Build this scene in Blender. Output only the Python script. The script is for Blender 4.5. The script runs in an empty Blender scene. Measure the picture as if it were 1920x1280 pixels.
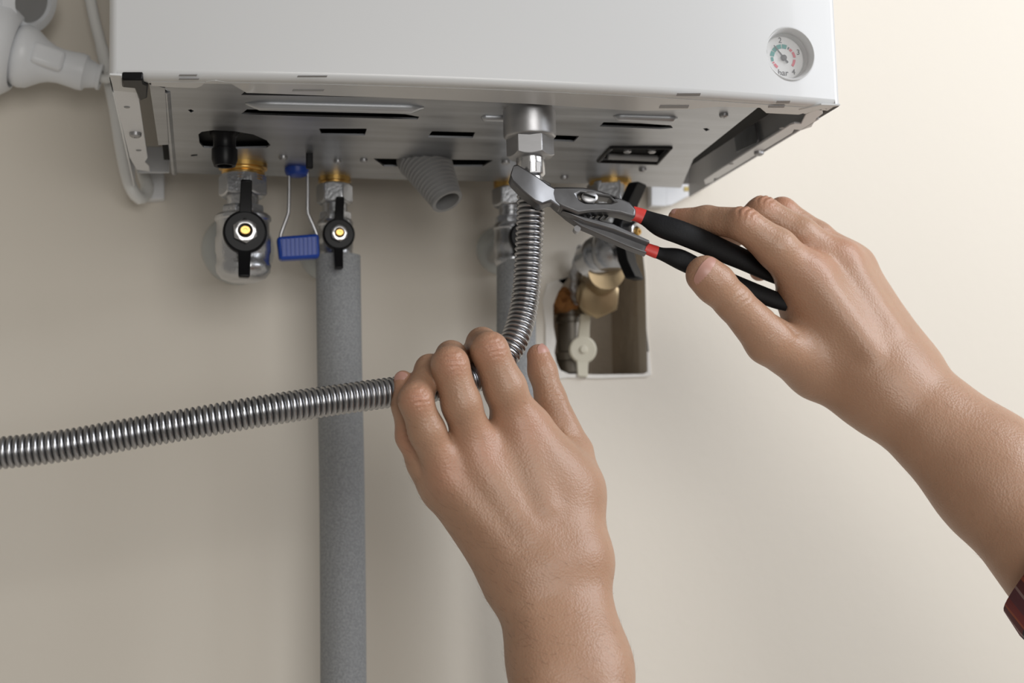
import bpy, bmesh, math, random
import numpy as np
from mathutils import Vector, Matrix
from mathutils.geometry import delaunay_2d_cdt

random.seed(4)
S = bpy.context.scene
C = S.collection

# ------------------------------------------------------------------ camera
FOC = 2500.0
CAM = np.array([0.0, -1.0, 1.4])
_y = np.array([(379 - 960) / FOC, -(920 - 640) / FOC, 1.0]); _y /= np.linalg.norm(_y)
_z = np.array([-0.0033, 1.0, 0.0]); _z -= _y * _z.dot(_y); _z /= np.linalg.norm(_z)
_yb = _y * [1, 1, -1]; _zb = _z * [1, 1, -1]; _xb = np.cross(_yb, _zb)
MROT = np.array([_xb, _yb, _zb])
cd = bpy.data.cameras.new('camera'); cam = bpy.data.objects.new('camera', cd); C.objects.link(cam)
mw = Matrix.Identity(4)
for i in range(3):
    for j in range(3):
        mw[i][j] = MROT[i][j]
    mw[i][3] = CAM[i]
cam.matrix_world = mw
cd.sensor_width = 36.0; cd.lens = FOC / 1920 * 36
cd.clip_start = 0.05
cd.dof.use_dof = True; cd.dof.focus_distance = 0.745; cd.dof.aperture_fstop = 8.0
S.camera = cam

# ------------------------------------------------------------------ world, lights, exposure
w = bpy.data.worlds.new('world'); S.world = w; w.use_nodes = True
w.node_tree.nodes['Background'].inputs[0].default_value = (1.0, 0.94, 0.85, 1)
w.node_tree.nodes['Background'].inputs[1].default_value = 0.21
S.view_settings.view_transform = 'Standard'; S.view_settings.look = 'None'
S.view_settings.exposure = 0.0; S.view_settings.gamma = 1.0
S.view_settings.use_curve_mapping = False

def area(name, loc, target, sx, sy, power, col):
    l = bpy.data.lights.new(name, 'AREA'); l.shape = 'RECTANGLE'; l.size = sx; l.size_y = sy
    l.energy = power; l.color = col
    o = bpy.data.objects.new(name, l); C.objects.link(o); o.location = loc
    d = Vector(target) - Vector(loc); o.rotation_euler = d.to_track_quat('-Z', 'Y').to_euler()
    return o
area('window_light', (1.30, -0.90, 2.10), (0.35, -0.1, 1.45), 0.8, 0.9, 16, (0.95, 0.98, 1.03))
area('front_fill', (0.35, -2.3, 1.62), (0.15, 0.0, 1.5), 1.1, 0.8, 15, (1.0, 0.98, 0.95))  # added frontal fill, lifts the left wall, plug and flange

# ------------------------------------------------------------------ pixel -> point on a known plane
def ray(u, v): return MROT @ np.array([(u - 960) / FOC, -(v - 640) / FOC, -1.0])
def P(u, v, Y):
    d = ray(u, v); return CAM + d * (Y - CAM[1]) / d[1]
def Q(u, v, Z):
    d = ray(u, v); return CAM + d * (Z - CAM[2]) / d[2]
def RP(u, v, p0, n):
    d = ray(u, v); return CAM + d * (np.dot(np.array(p0) - CAM, n) / np.dot(d, n))
def mpp(p): return -(MROT.T @ (np.array(p) - CAM))[2] / FOC
def V(*a): return np.array(a, float)
def nrm(a): a = np.array(a, float); return a / np.linalg.norm(a)

# ------------------------------------------------------------------ materials
def mat(name, col, rough=0.5, metal=0.0, noise=None, bump=None, coat=0.0, spec=None, sss=0.0, trans=0.0, vary=None):
    m = bpy.data.materials.new(name); m.use_nodes = True
    nt = m.node_tree; b = nt.nodes['Principled BSDF']
    b.inputs['Base Color'].default_value = (*col, 1); b.inputs['Roughness'].default_value = rough
    b.inputs['Metallic'].default_value = metal
    if coat: b.inputs['Coat Weight'].default_value = coat
    if spec is not None: b.inputs['Specular IOR Level'].default_value = spec
    if trans: b.inputs['Transmission Weight'].default_value = trans
    tc = nt.nodes.new('ShaderNodeTexCoord')
    if vary:   # (scale vec, amount, detail)
        sc, amt, det = vary
        mp = nt.nodes.new('ShaderNodeMapping'); mp.inputs['Scale'].default_value = sc
        nt.links.new(tc.outputs['Object'], mp.inputs[0])
        nz = nt.nodes.new('ShaderNodeTexNoise'); nz.inputs['Scale'].default_value = 1; nz.inputs['Detail'].default_value = det
        nt.links.new(mp.outputs[0], nz.inputs['Vector'])
        mx = nt.nodes.new('ShaderNodeMix'); mx.data_type = 'RGBA'
        mx.inputs['A'].default_value = (*[c * (1 - amt) for c in col], 1)
        mx.inputs['B'].default_value = (*[min(1, c * (1 + amt)) for c in col], 1)
        nt.links.new(nz.outputs['Fac'], mx.inputs['Factor']); nt.links.new(mx.outputs['Result'], b.inputs['Base Color'])
        if metal > 0.5:
            mr = nt.nodes.new('ShaderNodeMapRange'); mr.inputs['To Min'].default_value = rough * 0.7; mr.inputs['To Max'].default_value = rough * 1.35
            nt.links.new(nz.outputs['Fac'], mr.inputs[0]); nt.links.new(mr.outputs[0], b.inputs['Roughness'])
    if bump:   # (scale, strength, distance)
        nb = nt.nodes.new('ShaderNodeTexNoise'); nb.inputs['Scale'].default_value = bump[0]; nb.inputs['Detail'].default_value = 4
        nt.links.new(tc.outputs['Object'], nb.inputs['Vector'])
        bp = nt.nodes.new('ShaderNodeBump'); bp.inputs['Strength'].default_value = bump[1]; bp.inputs['Distance'].default_value = bump[2]
        nt.links.new(nb.outputs['Fac'], bp.inputs['Height']); nt.links.new(bp.outputs[0], b.inputs['Normal'])
    return m

M = {}
M['wall'] = mat('cream_plaster', (0.75, 0.697, 0.615), 0.75, vary=((1.5, 1.5, 1.5), 0.03, 3), bump=(140, 0.10, 0.002))
M['patch'] = mat('white_plaster', (0.80, 0.77, 0.72), 0.7, bump=(60, 0.5, 0.003))
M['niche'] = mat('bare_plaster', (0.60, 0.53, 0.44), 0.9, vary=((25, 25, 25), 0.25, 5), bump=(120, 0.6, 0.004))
M['floor'] = mat('floor_tile', (0.62, 0.60, 0.57), 0.6)
M['white'] = mat('white_enamel', (0.62, 0.622, 0.622), 0.28, coat=0.15)
M['whitemat'] = mat('white_painted_steel', (0.82, 0.83, 0.85), 0.4)
M['greypaint'] = mat('grey_painted_steel', (0.42, 0.41, 0.42), 0.5)
M['plate'] = mat('galvanised_steel', (0.47, 0.485, 0.51), 0.36, 1.0, vary=((10, 70, 40), 0.42, 6), bump=(40, 0.06, 0.002))
M['steel'] = mat('brushed_steel', (0.42, 0.42, 0.43), 0.40, 1.0, vary=((60, 60, 200), 0.15, 3))
M['tool'] = mat('tool_steel', (0.19, 0.19, 0.195), 0.40, 1.0, vary=((90, 90, 90), 0.12, 3))
M['chrome'] = mat('satin_chrome', (0.60, 0.60, 0.61), 0.22, 1.0, bump=(300, 0.12, 0.001))
M['cast'] = mat('cast_chrome', (0.56, 0.57, 0.59), 0.27, 1.0, bump=(500, 0.25, 0.001))
M['hose'] = mat('stainless_hose', (0.42, 0.42, 0.43), 0.28, 1.0, vary=((40, 40, 40), 0.12, 3))
M['brass'] = mat('brass', (0.70, 0.44, 0.14), 0.28, 1.0, vary=((80, 80, 80), 0.15, 3))
M['oldsteel'] = mat('tarnished_steel', (0.24, 0.22, 0.19), 0.42, 1.0, vary=((60, 60, 60), 0.25, 3))
M['oldbrass'] = mat('tarnished_brass', (0.44, 0.34, 0.21), 0.36, 1.0, vary=((60, 60, 60), 0.25, 3))
M['black'] = mat('black_plastic', (0.006, 0.006, 0.007), 0.34, spec=0.18)
M['void'] = mat('black_inside', (0.006, 0.006, 0.006), 0.9)
M['grip'] = mat('black_rubber', (0.008, 0.008, 0.009), 0.6, spec=0.22, bump=(900, 0.2, 0.0006))
M['red'] = mat('red_rubber', (0.62, 0.045, 0.035), 0.42)
M['blue'] = mat('blue_plastic', (0.006, 0.05, 0.34), 0.35)
M['greyplastic'] = mat('grey_plastic', (0.26, 0.26, 0.26), 0.5)
M['cream'] = mat('cream_plastic', (0.66, 0.62, 0.50), 0.4)
M['plastic'] = mat('white_plastic', (0.80, 0.82, 0.85), 0.35, vary=((30, 30, 30), 0.05, 3))
M['cable'] = mat('white_cable', (0.78, 0.78, 0.76), 0.4)
M['rust'] = mat('orange_foam', (0.42, 0.19, 0.06), 0.9, vary=((90, 90, 90), 0.4, 4), bump=(200, 0.9, 0.004))
M['foil'] = mat('crumpled_foil', (0.55, 0.55, 0.57), 0.35, 0.8, bump=(120, 0.9, 0.005))
M['dial'] = mat('dial_white', (0.78, 0.78, 0.78), 0.4)
M['teal'] = mat('dial_teal', (0.01, 0.27, 0.24), 0.5)
M['pink'] = mat('dial_red', (0.70, 0.09, 0.14), 0.5)
M['ink'] = mat('dial_grey', (0.05, 0.05, 0.055), 0.5)
M['slot'] = mat('lip_slot_grey', (0.33, 0.33, 0.34), 0.6)
M['yellow'] = mat('yellow_sticker', (0.55, 0.42, 0.12), 0.5)

def foam_mat():
    m = mat('grey_foam', (0.30, 0.31, 0.32), 0.85)
    nt = m.node_tree; b = nt.nodes['Principled BSDF']; tc = nt.nodes.new('ShaderNodeTexCoord')
    n = nt.nodes.new('ShaderNodeTexNoise'); n.inputs['Scale'].default_value = 700; n.inputs['Detail'].default_value = 3
    nt.links.new(tc.outputs['Object'], n.inputs['Vector'])
    cr = nt.nodes.new('ShaderNodeValToRGB')
    cr.color_ramp.elements[0].position = 0.35; cr.color_ramp.elements[0].color = (0.25, 0.26, 0.27, 1)
    cr.color_ramp.elements[1].position = 0.7; cr.color_ramp.elements[1].color = (0.35, 0.36, 0.37, 1)
    nt.links.new(n.outputs['Fac'], cr.inputs[0]); nt.links.new(cr.outputs[0], b.inputs['Base Color'])
    bp = nt.nodes.new('ShaderNodeBump'); bp.inputs['Strength'].default_value = 0.35; bp.inputs['Distance'].default_value = 0.002
    nt.links.new(n.outputs['Fac'], bp.inputs['Height']); nt.links.new(bp.outputs[0], b.inputs['Normal'])
    return m
M['foam'] = foam_mat()

def clear_mat(name, tint, fac, rough):
    m = bpy.data.materials.new(name); m.use_nodes = True; nt = m.node_tree; nt.nodes.clear()
    o = nt.nodes.new('ShaderNodeOutputMaterial'); t = nt.nodes.new('ShaderNodeBsdfTransparent'); t.inputs[0].default_value = (*tint, 1)
    g = nt.nodes.new('ShaderNodeBsdfPrincipled'); g.inputs['Roughness'].default_value = rough; g.inputs['Base Color'].default_value = (*tint, 1)
    lw = nt.nodes.new('ShaderNodeLayerWeight'); lw.inputs[0].default_value = 0.35
    mr = nt.nodes.new('ShaderNodeMapRange'); mr.inputs['To Min'].default_value = fac; mr.inputs['To Max'].default_value = min(1, fac + 0.6)
    mx = nt.nodes.new('ShaderNodeMixShader')
    nt.links.new(lw.outputs['Facing'], mr.inputs[0]); nt.links.new(mr.outputs[0], mx.inputs[0])
    nt.links.new(t.outputs[0], mx.inputs[1]); nt.links.new(g.outputs[0], mx.inputs[2]); nt.links.new(mx.outputs[0], o.inputs[0])
    return m
M['clear'] = clear_mat('translucent_plastic', (0.86, 0.88, 0.88), 0.20, 0.22)
M['lens'] = clear_mat('gauge_cover', (0.96, 0.96, 0.96), 0.03, 0.08)

def skin_mat():
    m = bpy.data.materials.new('skin'); m.use_nodes = True; nt = m.node_tree; b = nt.nodes['Principled BSDF']
    tc = nt.nodes.new('ShaderNodeTexCoord')
    n = nt.nodes.new('ShaderNodeTexNoise'); n.inputs['Scale'].default_value = 45; n.inputs['Detail'].default_value = 5
    nt.links.new(tc.outputs['Object'], n.inputs['Vector'])
    mx = nt.nodes.new('ShaderNodeMix'); mx.data_type = 'RGBA'
    mx.inputs['A'].default_value = (0.385, 0.218, 0.136, 1); mx.inputs['B'].default_value = (0.475, 0.288, 0.190, 1)
    nt.links.new(n.outputs['Fac'], mx.inputs['Factor'])
    at = nt.nodes.new('ShaderNodeAttribute'); at.attribute_name = 'flush'
    m2 = nt.nodes.new('ShaderNodeMix'); m2.data_type = 'RGBA'; m2.inputs['B'].default_value = (0.50, 0.20, 0.122, 1)
    nt.links.new(at.outputs['Fac'], m2.inputs['Factor']); nt.links.new(mx.outputs['Result'], m2.inputs['A'])
    nt.links.new(m2.outputs['Result'], b.inputs['Base Color'])
    b.inputs['Roughness'].default_value = 0.41
    b.inputs['Subsurface Weight'].default_value = 0.18; b.inputs['Subsurface Radius'].default_value = (1.0, 0.35, 0.2)
    b.inputs['Subsurface Scale'].default_value = 0.004
    v = nt.nodes.new('ShaderNodeTexVoronoi'); v.inputs['Scale'].default_value = 800
    nt.links.new(tc.outputs['Object'], v.inputs['Vector'])
    bp = nt.nodes.new('ShaderNodeBump'); bp.inputs['Strength'].default_value = 0.26; bp.inputs['Distance'].default_value = 0.0006
    nt.links.new(v.outputs['Distance'], bp.inputs['Height'])
    n2 = nt.nodes.new('ShaderNodeTexNoise'); n2.inputs['Scale'].default_value = 300; n2.inputs['Detail'].default_value = 4
    nt.links.new(tc.outputs['Object'], n2.inputs['Vector'])
    b2 = nt.nodes.new('ShaderNodeBump'); b2.inputs['Strength'].default_value = 0.11; b2.inputs['Distance'].default_value = 0.0015
    nt.links.new(n2.outputs['Fac'], b2.inputs['Height']); nt.links.new(bp.outputs[0], b2.inputs['Normal'])
    nt.links.new(b2.outputs[0], b.inputs['Normal'])
    return m
M['skin'] = skin_mat()
M['nail'] = mat('fingernail', (0.52, 0.285, 0.23), 0.36)
M['hair'] = mat('dark_hair', (0.10, 0.055, 0.03), 0.5)
M['lithair'] = mat('lit_hair', (0.34, 0.21, 0.12), 0.45)  # same person's hair, light on the right arm painted in as a paler colour

def plaid_mat():
    m = mat('plaid_cotton', (0.05, 0.02, 0.03), 0.85); nt = m.node_tree; b = nt.nodes['Principled BSDF']
    uv = nt.nodes.new('ShaderNodeUVMap'); sp = nt.nodes.new('ShaderNodeSeparateXYZ'); nt.links.new(uv.outputs[0], sp.inputs[0])
    def bands(sock, stops):
        fr = nt.nodes.new('ShaderNodeMath'); fr.operation = 'FRACT'; nt.links.new(sock, fr.inputs[0])
        cr = nt.nodes.new('ShaderNodeValToRGB'); cr.color_ramp.interpolation = 'CONSTANT'
        e = cr.color_ramp.elements
        e[0].position, e[0].color = stops[0][0], (*stops[0][1], 1); e[1].position, e[1].color = stops[1][0], (*stops[1][1], 1)
        for p, c in stops[2:]:
            x = e.new(p); x.color = (*c, 1)
        nt.links.new(fr.outputs[0], cr.inputs[0]); return cr
    navy, redc, orange, whitec, dark = (0.03, 0.025, 0.05), (0.20, 0.03, 0.03), (0.45, 0.12, 0.04), (0.4, 0.36, 0.36), (0.012, 0.012, 0.018)
    a = bands(sp.outputs['X'], [(0, navy), (0.35, redc), (0.6, orange), (0.68, dark), (0.92, whitec)])
    c = bands(sp.outputs['Y'], [(0, redc), (0.3, dark), (0.55, navy), (0.8, orange), (0.9, dark)])
    mx = nt.nodes.new('ShaderNodeMix'); mx.data_type = 'RGBA'; mx.inputs['Factor'].default_value = 0.5
    nt.links.new(a.outputs[0], mx.inputs['A']); nt.links.new(c.outputs[0], mx.inputs['B']); nt.links.new(mx.outputs['Result'], b.inputs['Base Color'])
    return m
M['plaid'] = plaid_mat()

# ------------------------------------------------------------------ mesh builders (world coordinates)
def frame(axis, up=(0, 0, 1)):
    a = nrm(axis); u = np.array(up, float)
    if abs(a.dot(nrm(u))) > 0.98: u = np.array([0, -1.0, 0])
    s = nrm(np.cross(u, a)); t = np.cross(a, s)
    return a, s, t          # axis, side, up'

class MB:
    def __init__(self): self.v = []; self.f = []
    def add(self, vs, fs):
        k = len(self.v); self.v += [tuple(map(float, x)) for x in vs]; self.f += [tuple(i + k for i in f) for f in fs]; return self
    def hexa(self, p8):   # p8: bottom 4 loop, top 4 loop
        return self.add(p8, [(3, 2, 1, 0), (4, 5, 6, 7), (0, 1, 5, 4), (1, 2, 6, 5), (2, 3, 7, 6), (3, 0, 4, 7)])
    def box(self, lo, hi):
        x0, y0, z0 = lo; x1, y1, z1 = hi
        return self.hexa([(x0, y0, z0), (x1, y0, z0), (x1, y1, z0), (x0, y1, z0), (x0, y0, z1), (x1, y0, z1), (x1, y1, z1), (x0, y1, z1)])
    def obox(self, c, ax, hx, hy, hz):   # oriented box, ax = (a, s, t)
        a, s, t = ax; c = np.array(c)
        pts = [c + a * i * hx + s * j * hy + t * k * hz for k in (-1, 1) for (i, j) in ((-1, -1), (1, -1), (1, 1), (-1, 1))]
        return self.hexa(pts)
    def lathe(self, org, axis, prof, n=32, up=(0, 0, 1), phase=0.0, squash=1.0, caps=True):
        a, s, t = frame(axis, up); org = np.array(org, float); vs = []; fs = []
        for (h, r) in prof:
            for i in range(n):
                th = phase + 2 * math.pi * i / n
                vs.append(org + a * h + (s * math.cos(th) + t * math.sin(th) * squash) * r)
        m = len(prof)
        for j in range(m - 1):
            for i in range(n):
                fs.append((j * n + i, j * n + (i + 1) % n, (j + 1) * n + (i + 1) % n, (j + 1) * n + i))
        if caps:
            fs.append(tuple(range(n))[::-1]); fs.append(tuple((m - 1) * n + i for i in range(n)))
        return self.add(vs, fs)
    def tube(self, path, rad, n=14, caps=True, squash=None, up=(0, 0, 1)):
        path = [np.array(p, float) for p in path]; N = len(path)
        if not hasattr(rad, '__len__'): rad = [rad] * N
        T = []
        for i in range(N):
            T.append(nrm(path[min(i + 1, N - 1)] - path[max(i - 1, 0)]))
        a, s, t = frame(T[0], up); vs = []; fs = []
        for i in range(N):
            s = s - T[i] * s.dot(T[i]); s = nrm(s); t = np.cross(T[i], s)
            for k in range(n):
                th = 2 * math.pi * k / n
                q = 1.0 if squash is None else squash
                vs.append(path[i] + (s * math.cos(th) * q + t * math.sin(th)) * rad[i])
        for i in range(N - 1):
            for k in range(n):
                fs.append((i * n + k, i * n + (k + 1) % n, (i + 1) * n + (k + 1) % n, (i + 1) * n + k))
        if caps:
            fs.append(tuple(range(n))[::-1]); fs.append(tuple((N - 1) * n + k for k in range(n)))
        return self.add(vs, fs)
    def prism(self, pts, vec):   # polygon (world points) extruded by vec
        n = len(pts); pts = [np.array(p) for p in pts]; vec = np.array(vec)
        vs = pts + [p + vec for p in pts]
        fs = [tuple(range(n)), tuple(range(2 * n - 1, n - 1, -1))] + [((i + 1) % n, i, i + n, (i + 1) % n + n) for i in range(n)]
        return self.add(vs, fs)
    def hexnut(self, org, axis, r, h, up=(0, 0, 1), phase=0.0, hole=0.0, ch=0.12):
        # six flats with corners chamfered at both ends
        n = 48; a, s, t = frame(axis, up); org = np.array(org, float)
        def hexr(th):
            k = (th + math.pi / 6) % (math.pi / 3) - math.pi / 6
            return r * math.cos(math.pi / 6) / math.cos(k)
        vs = []; fs = []; rc = r * (1 - ch)
        rows = []
        for side in (0, 1):
            hh = [0.0, 0.0] if side == 0 else [h, h]
        levels = [('in', 0.0), ('edge', 0.0), ('edge', 1.0), ('in', 1.0)]
        for kind, e in levels:
            row = []
            for i in range(n):
                th = 2 * math.pi * i / n; rr = hexr(th)
                if kind == 'in': rad = r * 0.80; z = e * h
                else:
                    rad = rr; d = max(0, rr - r * 0.84) * 0.75
                    z = e * h + (d if e == 0 else -d)
                row.append(org + a * z + (s * math.cos(th + phase) + t * math.sin(th + phase)) * rad)
            rows.append(row)
        for row in rows: vs += row
        for j in range(3):
            for i in range(n):
                fs.append((j * n + i, j * n + (i + 1) % n, (j + 1) * n + (i + 1) % n, (j + 1) * n + i))
        if hole:
            k0 = len(vs)
            vs += [org + (s * math.cos(2 * math.pi * i / n) + t * math.sin(2 * math.pi * i / n)) * hole for i in range(n)]
            vs += [org + a * h + (s * math.cos(2 * math.pi * i / n) + t * math.sin(2 * math.pi * i / n)) * hole for i in range(n)]
            for i in range(n):
                j = (i + 1) % n
                fs.append((k0 + i, k0 + j, j, i)); fs.append((3 * n + i, 3 * n + j, k0 + n + j, k0 + n + i)); fs.append((k0 + j, k0 + i, k0 + n + i, k0 + n + j))
        else:
            fs.append(tuple(range(n))[::-1]); fs.append(tuple(3 * n + i for i in range(n)))
        return self.add(vs, fs)
    def sheet(self, outer, holes, mapf, thick, extra=()):
        """flat outline with holes, triangulated in 2-D, mapf(x, y) -> world point, extruded by vec thick"""
        pts = []; edges = []
        for loop in [outer] + list(holes):
            k = len(pts); pts += [Vector((p[0], p[1])) for p in loop]; n = len(loop)
            edges += [(k + i, k + (i + 1) % n) for i in range(n)]
        pts += [Vector((p[0], p[1])) for p in extra]
        vo, eo, fo, *_ = delaunay_2d_cdt(pts, edges, [], 0, 1e-7)
        def inside(p, loop):
            c = False; n = len(loop)
            for i in range(n):
                x0, y0 = loop[i][0], loop[i][1]; x1, y1 = loop[(i + 1) % n][0], loop[(i + 1) % n][1]
                if (y0 > p[1]) != (y1 > p[1]) and p[0] < (x1 - x0) * (p[1] - y0) / (y1 - y0) + x0: c = not c
            return c
        tris = []
        for f in fo:
            c = sum((vo[i] for i in f), Vector((0, 0))) / len(f)
            if inside(c, outer) and not any(inside(c, h) for h in holes): tris.append(tuple(f))
        W = [np.array(mapf(p.x, p.y)) for p in vo]; n = len(W); thick = np.array(thick, float)
        vs = W + [p + thick for p in W]
        fs = [t for t in tris] + [tuple(i + n for i in reversed(t)) for t in tris]
        cnt = {}
        for t in tris:
            for i in range(len(t)):
                e = (t[i], t[(i + 1) % len(t)]); cnt[tuple(sorted(e))] = cnt.get(tuple(sorted(e)), []) + [e]
        for k, es in cnt.items():
            if len(es) == 1:
                i, j = es[0]; fs.append((j, i, i + n, j + n))
        return self.add(vs, fs)

def link(name, me, m, parent=None, origin=None):
    me.materials.append(m)
    o = bpy.data.objects.new(name, me); C.objects.link(o)
    return o
WORLD = {}
def obj(name, mb, m, parent=None, bevel=0.0, sharp=35, segs=2, smooth=True):
    v = np.array(mb.v)
    org = np.array(WORLD[parent.name]) if parent is not None else (v.min(0) + v.max(0)) / 2 * [1, 1, 0] + [0, 0, v[:, 2].min()]
    me = bpy.data.meshes.new(name)
    me.from_pydata([tuple(p - org) for p in v], [], mb.f); me.update()
    bm = bmesh.new(); bm.from_mesh(me); bmesh.ops.recalc_face_normals(bm, faces=bm.faces[:]); bm.to_mesh(me); bm.free()
    if smooth:
        me.shade_smooth(); me.set_sharp_from_angle(angle=math.radians(sharp))
    o = link(name, me, m)
    if parent is not None: o.parent = parent
    else: o.location = org
    WORLD[o.name] = tuple(org)
    if bevel:
        b = o.modifiers.new('bevel', 'BEVEL'); b.width = bevel; b.segments = segs; b.limit_method = 'ANGLE'; b.angle_limit = math.radians(40)
    return o
def thing(name, loc, label, cat, group=None):
    o = bpy.data.objects.new(name, None); C.objects.link(o); o.location = tuple(map(float, loc)); o.empty_display_size = 0.02
    WORLD[o.name] = tuple(map(float, loc)); o['label'] = label; o['category'] = cat
    if group: o['group'] = group
    return o
def tag(o, label, cat, group=None):
    o['label'] = label; o['category'] = cat
    if group: o['group'] = group
    return o

def spline(pts, n):
    """Catmull-Rom through points, n samples per span"""
    p = [np.array(x, float) for x in pts]; p = [2 * p[0] - p[1]] + p + [2 * p[-1] - p[-2]]; out = []
    for i in range(1, len(p) - 2):
        for k in range(n):
            t = k / n
            out.append(0.5 * (2 * p[i] + (p[i + 1] - p[i - 1]) * t + (2 * p[i - 1] - 5 * p[i] + 4 * p[i + 1] - p[i + 2]) * t * t + (3 * p[i] - p[i - 1] - 3 * p[i + 1] + p[i + 2]) * t ** 3))
    out.append(p[-2]); return out
def resample(path, step):
    path = np.array(path); d = np.r_[0, np.cumsum(np.linalg.norm(np.diff(path, axis=0), axis=1))]
    n = max(2, int(d[-1] / step)); s = np.linspace(0, d[-1], n + 1)
    return np.array([np.interp(s, d, path[:, k]) for k in range(3)]).T, s

# ================================================================== SETTING
wall_hole = [(1037, 572), (1046, 548), (1066, 520), (1080, 492), (1110, 474), (1204, 470), (1209, 520), (1211, 620), (1213, 697), (1206, 701), (1120, 702), (1066, 701), (1050, 694), (1043, 680), (1039, 660), (1042, 640), (1037, 610)]
hp = [P(u, v, 0.0) for u, v in wall_hole]
hole2 = [(p[0], p[2]) for p in hp]
mb = MB().sheet([(-1.6, 0.0), (2.4, 0.0), (2.4, 2.7), (-1.6, 2.7)], [hole2], lambda x, z: (x, 0.0, z), (0, 0.02, 0))
wall = obj('wall_back', mb, M['wall'], smooth=False); wall['kind'] = 'structure'
# niche: inner walls and back
mb = MB(); n = len(hp); dep = V(0, 0.085, 0)
cen = sum(hp) / n
ins = [p + dep + (cen - p) * 0.04 for p in hp]
vs = [p + V(0, 0.019, 0) for p in hp] + ins; fs = [(i, (i + 1) % n, (i + 1) % n + n, i + n) for i in range(n)] + [tuple(range(n, 2 * n))]
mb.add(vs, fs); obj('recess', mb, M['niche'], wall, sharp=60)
mb = MB()
out = []
for i, p in enumerate(hp):
    d = nrm(p - cen); uv = wall_hole[i]; k = (0.0075 + 0.003 * math.sin(i * 2.3)) if uv[0] < 1062 else (0.0035 if uv[1] > 690 else 0.0006)
    out.append((p[0] + d[0] * k * 1.3, p[2] + d[2] * k))
mb.sheet(out, [hole2], lambda x, z: (x, -0.0012, z), (0, 0.0018, 0)); obj('plaster_rim', mb, M['patch'], wall, bevel=0.0005)
mb = MB().box((-1.6, -3.2, -0.05), (2.4, 0.02, 0.0)); fl = obj('floor', mb, M['floor'], smooth=False); fl['kind'] = 'structure'

# ================================================================== BOILER
ZF = 1.6140; ZP = 1.6170; YF = -0.300
xL = P(204, 138, YF)[0]; xR = P(1577, 197, YF)[0]
boiler = thing('gas_boiler', ((xL + xR) / 2, 0, ZF), 'white wall-hung gas boiler with bare steel underside, upper part of the photo', 'boiler')
def bow(x):
    t = (x - xL) / (xR - xL); return YF - 0.013 * 4 * t * (1 - t)
ZTOP = 2.28
gc = P(1480, 101, YF)
for _ in range(4): gc = P(1480, 101, bow(gc[0]))
gc = gc; GR = 0.0148
hole = [(gc[0] + GR * math.cos(a), gc[2] + GR * math.sin(a)) for a in np.linspace(0, 2 * math.pi, 40, endpoint=False)]
R0 = 0.004
xs = np.linspace(xL + R0, xR - R0, 25)
outer = [(x, ZF + R0) for x in xs] + [(x, ZTOP) for x in xs[::-1]]
extra = [(x, z) for x in xs[1:-1] for z in (1.64, 1.66, 1.70, 1.76, 1.9)] 
mb = MB().sheet(outer, [hole], lambda x, z: (x, bow(x), z), (0, 0.0012, 0), extra=[e for e in extra if math.hypot(e[0] - gc[0], e[1] - gc[2]) > GR * 1.15])
# rounded bottom edge and rounded vertical edges
def strip(rows):
    n = len(rows[0]); vs = [p for r in rows for p in r]
    return vs, [(j * n + i, j * n + i + 1, (j + 1) * n + i + 1, (j + 1) * n + i) for j in range(len(rows) - 1) for i in range(n - 1)]
rows = []
for a in np.linspace(0, math.pi / 2, 6):
    rows.append([(x, bow(x) + R0 * (1 - math.cos(a)), ZF + R0 * (1 - math.sin(a))) for x in xs])
rows.append([(x, bow(x) + R0 + 0.006, ZF) for x in xs])
mb.add(*strip(rows))
for sgn, xe in ((-1, xL), (1, xR)):
    rows = []
    for a in np.linspace(0, math.pi / 2, 6):
        x = xe - sgn * R0 * (1 - math.sin(a)); y = bow(xe - sgn * R0) + R0 * (1 - math.cos(a))
        rows.append([(x, y, z) for z in (ZF + R0 * (1 - math.sin(a)) * 0 + 0.0008, ZTOP)])
    rows.append([(xe, YF + 0.030, ZF + 0.0008), (xe, YF + 0.030, ZTOP)])
    mb.add(*strip(rows))
front = obj('front_panel', mb, M['white'], boiler, sharp=50)
# folded lip under the front panel
lip_back = [(284, 160), (330, 163), (368, 164), (378, 160), (386, 152), (404, 150), (432, 155), (462, 173), (520, 175), (600, 178), (700, 181), (850, 187), (1000, 194), (1190, 207), (1250, 206), (1300, 203), (1342, 199), (1425, 201), (1437, 211), (1498, 214), (1540, 200)]
lb = [Q(u, v, ZF) for u, v in lip_back]
lf = [(x, bow(x) + R0 + 0.003, ZF) for x in np.linspace(xR - 0.006, Q(282, 146, ZF)[0], 20)]
lip2 = [(p[0], p[1]) for p in lb] + [(p[0], p[1]) for p in lf]
mb = MB().sheet(lip2, [], lambda x, y: (x, y, ZF - .0003), (0, 0, 0.0012)); lip = obj('bottom_lip', mb, M['white'], boiler)
def qbox(mb, u0, v0, u1, v1, z, h, skew=0.0):
    pts = [Q(u0, v1, z), Q(u1, v1, z), Q(u1 + skew, v0, z), Q(u0 + skew, v0, z)]
    return mb.prism(pts, (0, 0, h))
for (u0, v0, u1, v1) in [(335, 140, 368, 143), (335, 147, 372, 150), (557, 142, 612, 145), (548, 168, 606, 171), (1268, 175, 1312, 180), (1236, 198, 1290, 203), (1455, 189, 1480, 194), (1440, 198, 1470, 202)]:
    mb = qbox(MB(), u0, v0, u1, v1, ZF - 0.0006, 0.0003, 2); obj('lip_slot_shade', mb, M['slot'], boiler, smooth=False)  # raised grey boxes, the shade of punched slots put into colour
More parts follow.
